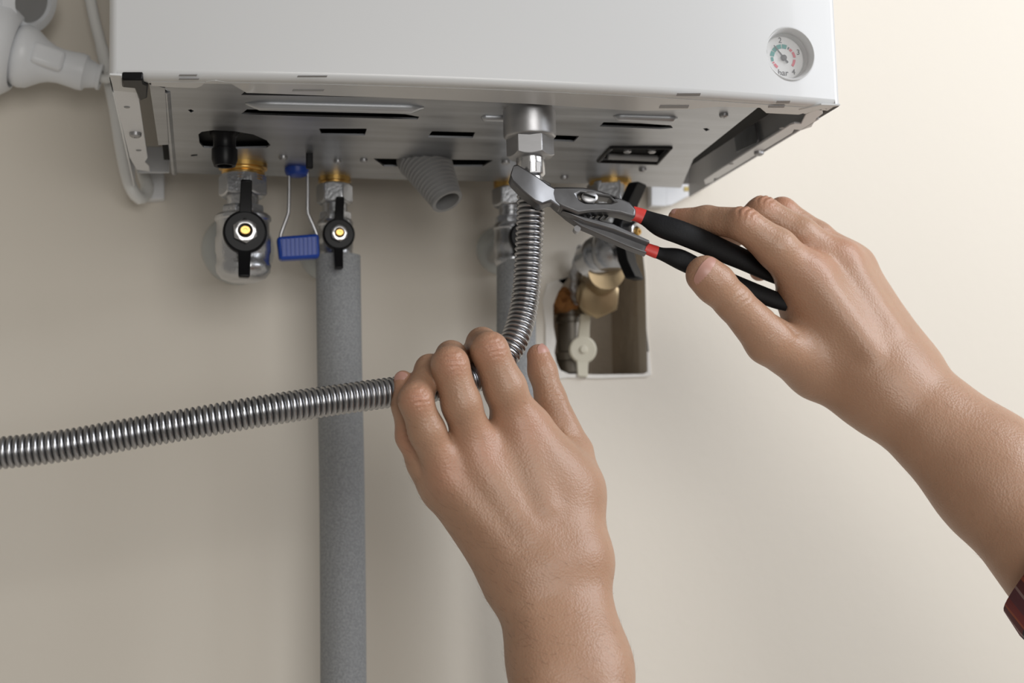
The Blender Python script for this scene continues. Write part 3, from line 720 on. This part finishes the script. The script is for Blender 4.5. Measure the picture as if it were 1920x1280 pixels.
obj('corrugated_tube', MB().tube(path, rr, 28), M['hose'], hose, sharp=75)
za, zb_, zc_, zd = zof(994, 246, hy_), zof(994, 297, hy_), zof(995, 333, hy_), zof(995, 352, hy_)
cx = P(994, 270, hy_)[0]; cx2 = P(995, 315, hy_)[0]; mh = mpp(P(994, 270, hy_))
obj('washer', MB().lathe((cx, hy_, za + .004), (0, 0, -1), [(-.002, 33 * mh), (.005, 33 * mh)], 32), M['chrome'], hose)
obj('hex_nut', MB().hexnut((cx, hy_, zb_), (0, 0, 1), 45 * mh, za - zb_, up=(0, -1, 0), phase=math.radians(15)), M['steel'], hose, bevel=.0005)
mb = MB().lathe((cx2, hy_, zb_ + .001), (0, 0, -1), [(0, 27 * mh), (zb_ - zc_ - .001, 27 * mh), (zb_ - zc_, 25.5 * mh), (zb_ - zc_ + .001, 22 * mh), (zb_ - zd, 22 * mh)], 36)
fr_ = obj('ferrule', mb, M['chrome'], hose)
obj('ferrule_flat', pbox(MB(), 993, 302, 1014, 324, hy_ - 26.6 * mh, .003), M['steel'], fr_, bevel=.0004)

# ================================================================== PLIERS
pn = nrm(V(-.06, -1.0, .20)); p0 = P(1100, 376, hy_ - .012)
def F(u, v, off=0.0): return RP(u, v, p0, pn) + pn * off
pivot = F(1102, 376)
pliers = thing('pliers', F(1150, 420), 'steel water-pump pliers with black and red grips held by the right hand', 'pliers')
pp = F(1102, 376); mpq = mpp(pp)
ax_, px, py = frame(pn, (0, 0, 1)); px = px if px[0] > 0 else -px
def loc(u, v):
    q = F(u, v) - p0; return (q.dot(px), q.dot(py))
def unl(a, b, off=0.0): return p0 + px * a + py * b + pn * off
slotA = [(1079, 370), (1086, 367), (1110, 370), (1140, 375), (1149, 383), (1143, 385), (1110, 385), (1094, 384), (1084, 379)]
upper = [(1028, 381), (1036, 355), (1062, 355), (1090, 356), (1111, 359), (1140, 368), (1178, 384), (1190, 398), (1188, 413), (1160, 405), (1130, 401), (1104, 402), (1082, 405), (1052, 393)]
TH = .0045
mb = MB().sheet([loc(*p) for p in upper], [[loc(*p) for p in slotA]], lambda a, b: unl(a, b, TH), -pn * 2 * TH)
upj = obj('upper_jaw', mb, M['tool'], pliers, bevel=.0013)
# hooked head of the front jaw, thick, curling round the hose
head = [(1040, 357), (1022, 351), (1004, 342), (986, 333), (966, 321), (958, 322), (952, 345), (956, 354), (975, 372), (1000, 390), (1012, 394), (1030, 384), (1050, 395)]
mb = MB(); n = len(head)
offs = [.004, .006, .0085, .010, .010, .010, .010, .010, .010, .009, .008, .005, .004]
bot = [TH * -1, -.002, -.001, 0, 0.001, .001, .001, .001, 0, -.001, -.002, -.003, -.004]
vs = [F(u, v) + pn * o for (u, v), o in zip(head, offs)] + [F(u, v) + pn * o for (u, v), o in zip(head, bot)]
tri = [(0, 1, 11), (0, 11, 12), (1, 2, 10), (1, 10, 11), (2, 3, 9), (2, 9, 10), (3, 8, 9), (3, 4, 8), (4, 7, 8), (4, 5, 6), (4, 6, 7)]
fs = tri + [tuple(i + n for i in t[::-1]) for t in tri] + [((i + 1) % n, i, i + n, (i + 1) % n + n) for i in range(n)]
mb.add(vs, fs); obj('jaw_hook', mb, M['tool'], upj, bevel=.0012, sharp=40)
# rear jaw and lower handle bar
lower = [(1018, 330), (1034, 338), (1037, 350), (1046, 362), (1090, 390), (1110, 399), (1150, 418), (1219, 449), (1216, 471), (1180, 458), (1120, 432), (1092, 420), (1066, 402), (1040, 380), (1028, 360), (1022, 345)]
mb = MB().sheet([loc(*p) for p in lower], [], lambda a, b: unl(a, b, -.0035), -pn * .006)
lwj = obj('lower_jaw', mb, M['tool'], pliers, bevel=.0007)
for i in range(5):
    u = 1088 + i * 11.5; q = [(u, 409 - i * .7), (u + 5, 402), (u + 10, 402), (u + 5, 409 - i * .7)]
    obj('tooth', MB().prism([F(a, b, -.0020) for a, b in q], -pn * .003), M['black'], lwj)
mb = MB().prism([F(u, v, .0015) for u, v in [(1052, 396), (1100, 409), (1150, 421), (1217, 452), (1217, 458), (1150, 432), (1096, 416)]], -pn * .006); obj('handle_rib', mb, M['tool'], lwj, bevel=.0007)
ba = nrm(pn + px * .35)
mb = MB().lathe(F(1102, 376, -.004), pn, [(0, .0042), (.0082, .0042), (.0085, .0050), (.0094, .0048), (.0100, .0036), (.0100, .001)], 28, squash=.72); obj('pivot_bolt', mb, M['steel'], pliers)
mb = MB().obox(F(1101, 375, .0060), (nrm(px * .9 - py * .3), nrm(px * .3 + py * .9), pn), .0036, .0006, .0005); obj('bolt_slot', mb, M['void'], pliers)
mb = MB().lathe(F(1086, 422, -.009), pn, [(0, .002), (.004, .002)], 16); obj('rivet', mb, M['steel'], pliers)
# grips: swept flat tubes
def grip(pts, base_off):
    path = spline([F(u, v, base_off + o) for u, v, r, o in pts], 6); rad = spline([V(r * mpq, 0, 0) for u, v, r, o in pts], 6)
    return path, [float(r[0]) for r in rad]
for pts, off, (r0, r1) in (([(1186, 399, 14, 0), (1200, 403, 14.5, 0), (1215, 410, 17, 0), (1240, 424, 23, .001), (1275, 438, 24, .002), (1320, 453, 24, .0), (1360, 468, 23, -.002), (1400, 482, 22, -.004), (1440, 498, 20, -.006), (1470, 510, 18, -.007)], -.0005, (0, 8)),
                          ([(1214, 459, 11, 0), (1230, 465, 12, 0), (1245, 470, 13, .0), (1275, 480, 20, .001), (1310, 495, 20, .0), (1350, 511, 20, -.002), (1390, 526, 19, -.003), (1430, 540, 18, -.004), (1465, 553, 17, -.004), (1486, 560, 15, -.004)], -.0050, (0, 8))):
    path, rad = grip(pts, off)
    path = np.array(path); k = 9
    a = MB().tube(path[:k + 1], [r * 1.04 for r in rad[:k + 1]], 20, squash=.62, up=tuple(py)); 
    obj('grip_band', a, M['red'], pliers, sharp=50)
    b = MB().tube(path[k:], rad[k:], 24, squash=.62, up=tuple(py)); obj('grip', b, M['grip'], pliers, sharp=50)

# ================================================================== HANDS (signed-distance flesh, one skin per arm)
def rcone(X, a, b, ra, rb):
    """distance to a sphere-swept cone"""
    ba = b - a; l2 = float(ba.dot(ba)); h = np.clip(((X - a) @ ba) / l2, 0, 1)
    d = X - (a + h[..., None] * ba)
    return np.sqrt((d * d).sum(-1)) - (ra + (rb - ra) * h)
def smin(a, b, k):
    h = np.maximum(k - np.abs(a - b), 0) / k
    return np.minimum(a, b) - h * h * k * .25
def surface_nets(D, lo, vx):
    nx, ny, nz = D.shape; ins = D < 0
    corners = [(i, j, k) for i in (0, 1) for j in (0, 1) for k in (0, 1)]
    cs = np.zeros((nx - 1, ny - 1, nz - 1), np.int32)
    for (i, j, k) in corners: cs += ins[i:nx - 1 + i, j:ny - 1 + j, k:nz - 1 + k]
    act = (cs > 0) & (cs < 8); idx = -np.ones(act.shape, np.int64); ii = np.argwhere(act); idx[act] = np.arange(len(ii))
    acc = np.zeros((len(ii), 3)); cnt = np.zeros(len(ii))
    for a in corners:
        for ax in range(3):
            if a[ax] == 1: continue
            b = list(a); b[ax] = 1
            va = D[ii[:, 0] + a[0], ii[:, 1] + a[1], ii[:, 2] + a[2]]; vb = D[ii[:, 0] + b[0], ii[:, 1] + b[1], ii[:, 2] + b[2]]
            cr = (va < 0) != (vb < 0); t = np.where(cr, va / np.where(cr, va - vb, 1), 0)
            p = np.array(a, float)[None] + t[:, None] * (np.array(b) - np.array(a))[None]
            acc[cr] += p[cr]; cnt[cr] += 1
    verts = lo + (ii + acc / cnt[:, None]) * vx
    faces = []
    for ax in range(3):
        o1, o2 = (ax + 1) % 3, (ax + 2) % 3
        sl0 = [slice(None)] * 3; sl1 = [slice(None)] * 3; sl0[ax] = slice(0, -1); sl1[ax] = slice(1, None)
        cr = ins[tuple(sl0)] != ins[tuple(sl1)]; e = np.argwhere(cr)
        e = e[(e[:, o1] > 0) & (e[:, o2] > 0) & (e[:, o1] < D.shape[o1] - 1) & (e[:, o2] < D.shape[o2] - 1)]
        def cell(d1, d2):
            q = e.copy(); q[:, o1] -= d1; q[:, o2] -= d2; return idx[q[:, 0], q[:, 1], q[:, 2]]
        quad = np.stack([cell(0, 0), cell(1, 0), cell(1, 1), cell(0, 1)], 1)
        flip = ins[e[:, 0], e[:, 1], e[:, 2]]
        quad[~flip] = quad[~flip][:, ::-1]
        faces.append(quad)
    return verts, np.concatenate(faces)

def build_arm(name, parent, palm, fingers, arm, knuckles, dents, vx=.00095, kpalm=.018, creases=()):
    """palm/arm: list of (a, b, ra, rb); fingers: list of chains [(p, r), ...]"""
    segs = palm + arm + [(f[i][0], f[i + 1][0], f[i][1], f[i + 1][1]) for f in fingers for i in range(len(f) - 1)]
    lo = np.min([np.minimum(s[0], s[1]) - max(s[2], s[3]) for s in segs], 0) - .006; hi = np.max([np.maximum(s[0], s[1]) + max(s[2], s[3]) for s in segs], 0) + .006
    n = np.ceil((hi - lo) / vx).astype(int) + 1
    gx = [lo[i] + np.arange(n[i]) * vx for i in range(3)]
    X = np.stack(np.meshgrid(*gx, indexing='ij'), -1)
    def ev(fn, bb_lo, bb_hi, pad):
        """evaluate fn only in a padded box; elsewhere far"""
        a = np.maximum(((bb_lo - pad - lo) / vx).astype(int), 0); b = np.minimum(((bb_hi + pad - lo) / vx).astype(int) + 2, n)
        out = np.full(tuple(n), .05); sl = tuple(slice(a[i], b[i]) for i in range(3)); out[sl] = fn(X[sl]); return out
    def seg(s):
        r = max(s[2], s[3]); return ev(lambda Y: rcone(Y, s[0], s[1], s[2], s[3]), np.minimum(s[0], s[1]) - r, np.maximum(s[0], s[1]) + r, .022)
    D = None
    for s in arm + palm:
        d = seg(s); D = d if D is None else smin(D, d, kpalm)
    base = D.copy(); tot = None
    for f in fingers:
        fd = None
        for i in range(len(f) - 1):
            d = seg((f[i][0], f[i + 1][0], f[i][1], f[i + 1][1])); fd = d if fd is None else smin(fd, d, .0035)
        fd = smin(base, fd, .009)
        tot = fd if tot is None else smin(tot, fd, .0012)
    for (a, b, r, amt, k) in dents:       # amt > 0 adds a ridge, < 0 carves a groove
        d = ev(lambda Y: rcone(Y, a, b, r, r), np.minimum(a, b) - r, np.maximum(a, b) + r, .02)
        if amt > 0: tot = smin(tot, d, k)
        else:
            tot = -smin(-tot, d + 0.0, k)
    verts, faces = surface_nets(tot, lo, vx)
    # relax
    e = np.concatenate([faces[:, [0, 1]], faces[:, [1, 2]], faces[:, [2, 3]], faces[:, [3, 0]]])
    deg = np.bincount(e.ravel(), minlength=len(verts)).astype(float)
    for it in range(4):
        acc = np.zeros_like(verts)
        for k in range(3):
            acc[:, k] = np.bincount(e[:, 0], verts[e[:, 1], k], len(verts)) + np.bincount(e[:, 1], verts[e[:, 0], k], len(verts))
        verts = verts + .5 * (acc / deg[:, None] - verts) * (1.0 if it % 2 == 0 else -.9) if it < 4 else verts
    org = np.array(WORLD[parent.name])
    me = bpy.data.meshes.new(name)
    nf = len(faces)
    # crease wrinkles: shallow grooves across the joints
    if creases:
        v0 = faces; nrmv = np.zeros_like(verts)
        fn = np.cross(verts[faces[:, 2]] - verts[faces[:, 0]], verts[faces[:, 3]] - verts[faces[:, 1]])
        for k in range(4): np.add.at(nrmv, faces[:, k], fn)
        nrmv /= np.linalg.norm(nrmv, axis=1)[:, None] + 1e-12
        disp = np.zeros(len(verts))
        for (c, ax, rad, wl, amp) in creases:
            q = verts - c; r = np.linalg.norm(q, axis=1); wgt = np.clip(1 - r / rad, 0, 1); wgt = wgt * wgt * (3 - 2 * wgt)
            s_ = q @ ax; bend = .0012 * np.sin(q @ np.array([310., 170., 240.]))
            disp -= amp * wgt * (0.5 + .5 * np.cos(2 * math.pi * (s_ + bend) / wl)) ** 3
        verts = verts + nrmv * disp[:, None]
    me.from_pydata((verts - org).tolist(), [], faces.tolist()); me.update(); me.shade_smooth()
    at = me.attributes.new('flush', 'FLOAT', 'POINT'); fl_ = np.zeros(len(verts))
    for c, r, amt in knuckles:
        d = np.linalg.norm(verts - c, axis=1); fl_ = np.maximum(fl_, amt * np.clip(1 - d / r, 0, 1) ** 1.2)
    at.data.foreach_set('value', fl_.astype(np.float32))
    o = link(name, me, M['skin']); o.parent = parent; WORLD[o.name] = tuple(org)
    sub = o.modifiers.new('smooth', 'SMOOTH'); sub.factor = .4; sub.iterations = 2
    return o

def nail(parent, c, t, n, r, ln, half=50, back=.6, lift=.0001):
    """curved plate on the tip: c tip centre, t along finger, n facing, r radius"""
    r = r * .985; t = nrm(t); n = nrm(np.array(n) - t * np.dot(n, t)); b = np.cross(t, n); rows = []
    NS, NT = 12, 12
    for i in range(NS + 1):
        u = i / NS; s_ = -ln * back + ln * u
        row = []
        for j in range(NT + 1):
            w_ = -1 + 2 * j / NT
            edge = math.sqrt(max(0, 1 - abs(2 * u - 1) ** 5)) * .15 + .85 if u > .1 else .80 + 1.0 * u * .5
            th = math.radians(half) * w_ * edge
            cut = (1 - .25 * w_ * w_) if u > .7 else 1
            ss = s_ * cut if s_ > 0 else s_ * (1 - .12 * w_ * w_)
            R = math.sqrt(max(r * r * .05, r * r - max(0, ss) ** 2 * .75)) + lift
            row.append(c + t * ss + (n * math.cos(th) + b * math.sin(th)) * R)
        rows.append(row)
    vs, fs = strip(rows); k = len(vs)
    ins_ = [np.array(v) - (np.array(v) - (c + t * np.dot(np.array(v) - c, t))) * .10 for v in vs]
    mb = MB().add(vs, fs); mb.add(ins_, [f[::-1] for f in fs])
    return obj('fingernail', mb, M['nail'], parent, sharp=80)

person = thing('person', P(1100, 1300, -.40), 'person with bare forearms, one hand holding the steel hose, the other the pliers', 'person')

def pr(u, v, Y, rp):
    p = P(u, v, Y); return (p, rp * mpp(p))
# ---- left hand
LF = {
 'index': [pr(976, 806, -.290, 42), pr(947, 728, -.300, 39.5), pr(918, 657, -.3045, 34), pr(904, 643, -.282, 28), pr(884, 664, -.268, 22)],
 'middle': [pr(895, 848, -.294, 38), pr(865, 757, -.304, 36.5), pr(844, 684, -.3075, 34), pr(846, 668, -.286, 28), pr(858, 688, -.268, 23)],
 'ring': [pr(836, 886, -.293, 36), pr(800, 808, -.302, 34), pr(779, 750, -.3065, 31), pr(806, 692, -.289, 26.5), pr(836, 686, -.270, 22)],
 'pinky': [pr(826, 920, -.283, 30), pr(793, 868, -.286, 29), pr(770, 818, -.2885, 27), pr(758, 760, -.293, 22.5), pr(756, 712, -.2915, 18)],
 'thumb': [pr(1082, 935, -.277, 45), pr(1077, 848, -.274, 34), pr(1032, 746, -.271, 28), pr(1017, 695, -.270, 26), pr(1010, 667, -.269, 22.5)],
}
def sg(a, b): return (a[0], b[0], a[1], b[1])
Lpalm = [sg(pr(980, 808, -.290, 42), pr(1072, 1030, -.297, 50)), sg(pr(895, 848, -.294, 38), pr(1020, 1050, -.300, 50)), sg(pr(838, 888, -.292, 36), pr(980, 1060, -.298, 47)), sg(pr(832, 916, -.283, 31), pr(960, 1080, -.294, 41)),
         sg(pr(1078, 925, -.280, 44), pr(1085, 1040, -.292, 46)), sg(pr(905, 880, -.286, 38), pr(1040, 890, -.284, 42)), sg(pr(985, 815, -.286, 40), pr(1070, 920, -.284, 46))]
Larm = [sg(pr(980, 1105, -.300, 52), pr(1022, 1250, -.318, 54)), sg(pr(1086, 1085, -.298, 52), pr(1112, 1250, -.316, 59)), sg(pr(1022, 1250, -.318, 54), pr(1070, 1750, -.40, 84)), sg(pr(1112, 1250, -.316, 59), pr(1190, 1750, -.395, 88)), sg(pr(1033, 1100, -.298, 62), pr(1068, 1250, -.316, 64))]
def mid(f, i): return f[i][0]
ax = lambda f, i: nrm(f[i + 1][0] - f[i][0])
Lk = [(LF[k][2][0] + V(0, -.008, 0), .012, .55) for k in ('index', 'middle', 'ring')] + [(LF['pinky'][2][0], .016, .7)] + [(LF[k][0][0] + V(0, -.01, 0), .022, .35) for k in ('index', 'middle', 'ring')] + [(LF['thumb'][4][0], .016, .5), (LF['pinky'][4][0], .012, .5)]
Lcr = [(LF[k][2][0] + V(0, -.008, .001), ax(LF[k], 1), .011, .0030, .0011) for k in ('index', 'middle', 'ring', 'pinky')] + [(LF['thumb'][2][0] + V(0, -.006, 0), ax(LF['thumb'], 1), .010, .0030, .0010)]
zs = .0
ldents = [(P(973, 812, -.2980), P(1022, 950, -.3060), .0028, 1, .010), (P(893, 860, -.3010), P(985, 1000, -.3080), .0028, 1, .010), (P(840, 905, -.2985), P(945, 1025, -.3060), .0026, 1, .010), (P(1000, 745, -.283), P(1068, 845, -.284), .0012, -1, .004)]
left = build_arm('arm', person, Lpalm, list(LF.values()), Larm, Lk, ldents, creases=Lcr)
f = LF['pinky']; nail(left, f[4][0], f[4][0] - f[3][0], V(-.45, -.85, .1), f[4][1], .0085, back=.55)
f = LF['thumb']; nail(left, f[4][0], f[4][0] - f[3][0], V(.74, -.66, .1), f[4][1], .0165, half=62, back=.62)

# ---- right hand
RF = {
 'index': [pr(1514, 524, -.286, 47), pr(1456, 466, -.294, 38), pr(1395, 420, -.294, 31), pr(1325, 412, -.274, 25.5), pr(1270, 408, -.262, 17.5)],
 'middle': [pr(1572, 494, -.276, 40), pr(1500, 440, -.278, 33), pr(1430, 399, -.274, 30.5), pr(1378, 432, -.250, 26), pr(1360, 458, -.240, 21)],
 'ring': [pr(1600, 502, -.264, 36), pr(1532, 446, -.264, 30), pr(1466, 399, -.260, 28), pr(1430, 450, -.236, 24), pr(1424, 508, -.238, 19)],
 'pinky': [pr(1618, 540, -.250, 31), pr(1560, 490, -.246, 25), pr(1505, 450, -.242, 24), pr(1475, 490, -.228, 20), pr(1452, 512, -.232, 17)],
 'thumb': [pr(1535, 690, -.274, 56), pr(1442, 638, -.287, 45), pr(1376, 567, -.296, 34.5), pr(1341, 532, -.299, 37), pr(1322, 515, -.300, 36.5)],
}
Rpalm = [sg(pr(1514, 524, -.286, 47), pr(1650, 715, -.292, 50)), sg(pr(1572, 494, -.276, 40), pr(1675, 690, -.288, 50)), sg(pr(1600, 502, -.264, 36), pr(1695, 685, -.278, 46)), sg(pr(1620, 545, -.250, 32), pr(1702, 700, -.270, 44)),
         sg(pr(1535, 690, -.274, 54), pr(1640, 745, -.284, 54)), sg(pr(1504, 566, -.272, 42), pr(1535, 650, -.272, 46))]
Rarm = [sg(pr(1655, 742, -.288, 57), pr(1850, 920, -.318, 78)), sg(pr(1700, 708, -.282, 52), pr(1870, 865, -.310, 74)), sg(pr(1850, 920, -.318, 78), pr(2120, 1230, -.38, 118)), sg(pr(1870, 865, -.310, 74), pr(2160, 1160, -.372, 112)), sg(pr(1680, 725, -.286, 58), pr(1860, 892, -.314, 82))]
Rk = [(RF[k][2][0] + V(0, -.006, .006), .013, .5) for k in ('index', 'middle', 'ring')] + [(RF[k][0][0] + V(0, -.006, .008), .022, .4) for k in ('index', 'middle')] + [(RF['index'][4][0], .018, .5), (RF['thumb'][4][0], .018, .25), (RF['ring'][4][0], .014, .6), (RF['middle'][4][0], .014, .6)]
Rcr = [(RF['index'][2][0] + V(0, -.005, .007), ax(RF['index'], 1), .012, .0032, .0012), (RF['middle'][2][0] + V(0, -.005, .007), ax(RF['middle'], 1), .011, .0032, .0010), (RF['thumb'][2][0] + V(0, -.009, .002), ax(RF['thumb'], 1), .011, .0034, .0008)]
rd = [(P(1515, 505, -.2935), P(1630, 660, -.3035), .0030, 1, .010), (P(1578, 478, -.283), P(1668, 620, -.2960), .0030, 1, .010), (P(1462, 592, -.2945), P(1495, 622, -.2975), .0014, -1, .004)]
right = build_arm('arm', person, Rpalm, list(RF.values()), Rarm, Rk, rd, creases=Rcr)
f = RF['thumb']; nail(right, f[4][0], f[4][0] - f[3][0], V(-.20, -.95, .10), f[4][1], .0215, half=62, back=.62)
f = RF['index']; nail(right, f[4][0], f[4][0] - f[3][0], V(-.1, -.45, .9), f[4][1], .011, half=50, back=.7)

# ---- fine body hair lying on the skin
def hair(arm, count, test, flow, ln, m, seed):
    rg = np.random.default_rng(seed); me = arm.data; n = len(me.vertices)
    co = np.empty(n * 3); me.vertices.foreach_get('co', co); co = co.reshape(-1, 3); no = np.empty(n * 3); me.vertices.foreach_get('normal', no); no = no.reshape(-1, 3)
    org = np.array(WORLD[arm.name]); w_ = co + org; c_ = (w_ - CAM) @ MROT
    uu = 960 + FOC * c_[:, 0] / -c_[:, 2]; vv = 640 - FOC * c_[:, 1] / -c_[:, 2]
    ok = np.where(np.array([test(a, b) for a, b in zip(uu, vv)]) > rg.random(n))[0]; pick = rg.choice(ok, min(count, len(ok)), replace=False)
    mb = MB(); fl0 = nrm(flow)
    for i in pick:
        p = w_[i] + rg.normal(0, .0006, 3) * .5; nn = no[i]; d = fl0 + rg.normal(0, .22, 3); d = nrm(d - nn * d.dot(nn)); L = ln * rg.uniform(.5, 1.15); sd = np.cross(d, nn); wd = .00004
        cv = rg.normal(0, .25); pts = [p, p + d * L * .35 + nn * L * .10, p + d * L * .7 + nn * L * .14 + sd * L * .06 * cv, p + d * L + nn * L * .10 + sd * L * .14 * cv]
        vs = []
        for k, q in enumerate(pts):
            ww = wd * (1 - k / 3.3); vs += [q + sd * ww, q - sd * ww, q + nn * ww]
        fs = []
        for k in range(3):
            for a in range(3): fs.append((k * 3 + a, k * 3 + (a + 1) % 3, k * 3 + 3 + (a + 1) % 3, k * 3 + 3 + a))
        mb.add(vs, fs)
    o = obj('arm_hair', mb, m, arm); o['kind'] = 'stuff'; return o
def t_left(u, v):
    a = 0.0
    if v > 930: a = max(a, min(1, (v - 930) / 250) * (1.0 if u < 1000 else .45))
    if 900 < v < 1120 and u < 720 + (v - 900) * .75 + 140: a = max(a, .8)
    if 740 < v < 860 and u < 1000: a = max(a, .16)
    if u < 800 and 800 < v < 900: a = max(a, .6)
    return a
def t_right(u, v): return min(1, max(0, (u - 1640) / 150)) * .9
hair(left, 1100, t_left, V(-.75, -.1, .45), .0075, M['hair'], 1)
hair(right, 900, t_right, V(-.35, -.1, .55), .0065, M['lithair'], 2)

# ---- sleeve cuff on the right arm
A = P(1982, 1066, -.350); B = P(2240, 1330, -.408); d = nrm(B - A); ml = mpp(A)
a_, s_, t_ = frame(d, (0, 0, 1)); NA, NL = 48, 14; vs = []; fs = []; uvs = []
for j in range(NL + 1):
    for i in range(NA + 1):
        th = 2 * math.pi * i / NA; r = (126 + j * 3 + 4 * math.sin(3 * th + j * .9) + 3 * math.sin(5 * th - j * 1.7)) * ml * (1 if j > 0 else .985)
        vs.append(A + d * (.014 * j) + (s_ * math.cos(th) + t_ * math.sin(th)) * r); uvs.append((i / NA * 9, j * .26))
for j in range(NL):
    for i in range(NA):
        fs.append((j * (NA + 1) + i, j * (NA + 1) + i + 1, (j + 1) * (NA + 1) + i + 1, (j + 1) * (NA + 1) + i))
me = bpy.data.meshes.new('shirt_sleeve'); org = np.array(WORLD[person.name]); me.from_pydata([tuple(v - org) for v in vs], [], fs); me.update(); me.shade_smooth()
uvl = me.uv_layers.new(name='UVMap')
for l in me.loops: uvl.data[l.index].uv = uvs[l.vertex_index]
sl = link('shirt_sleeve', me, M['plaid']); sl.parent = person; sl['label'] = 'dark plaid shirt sleeve cuff'
so = sl.modifiers.new('solid', 'SOLIDIFY'); so.thickness = .0016
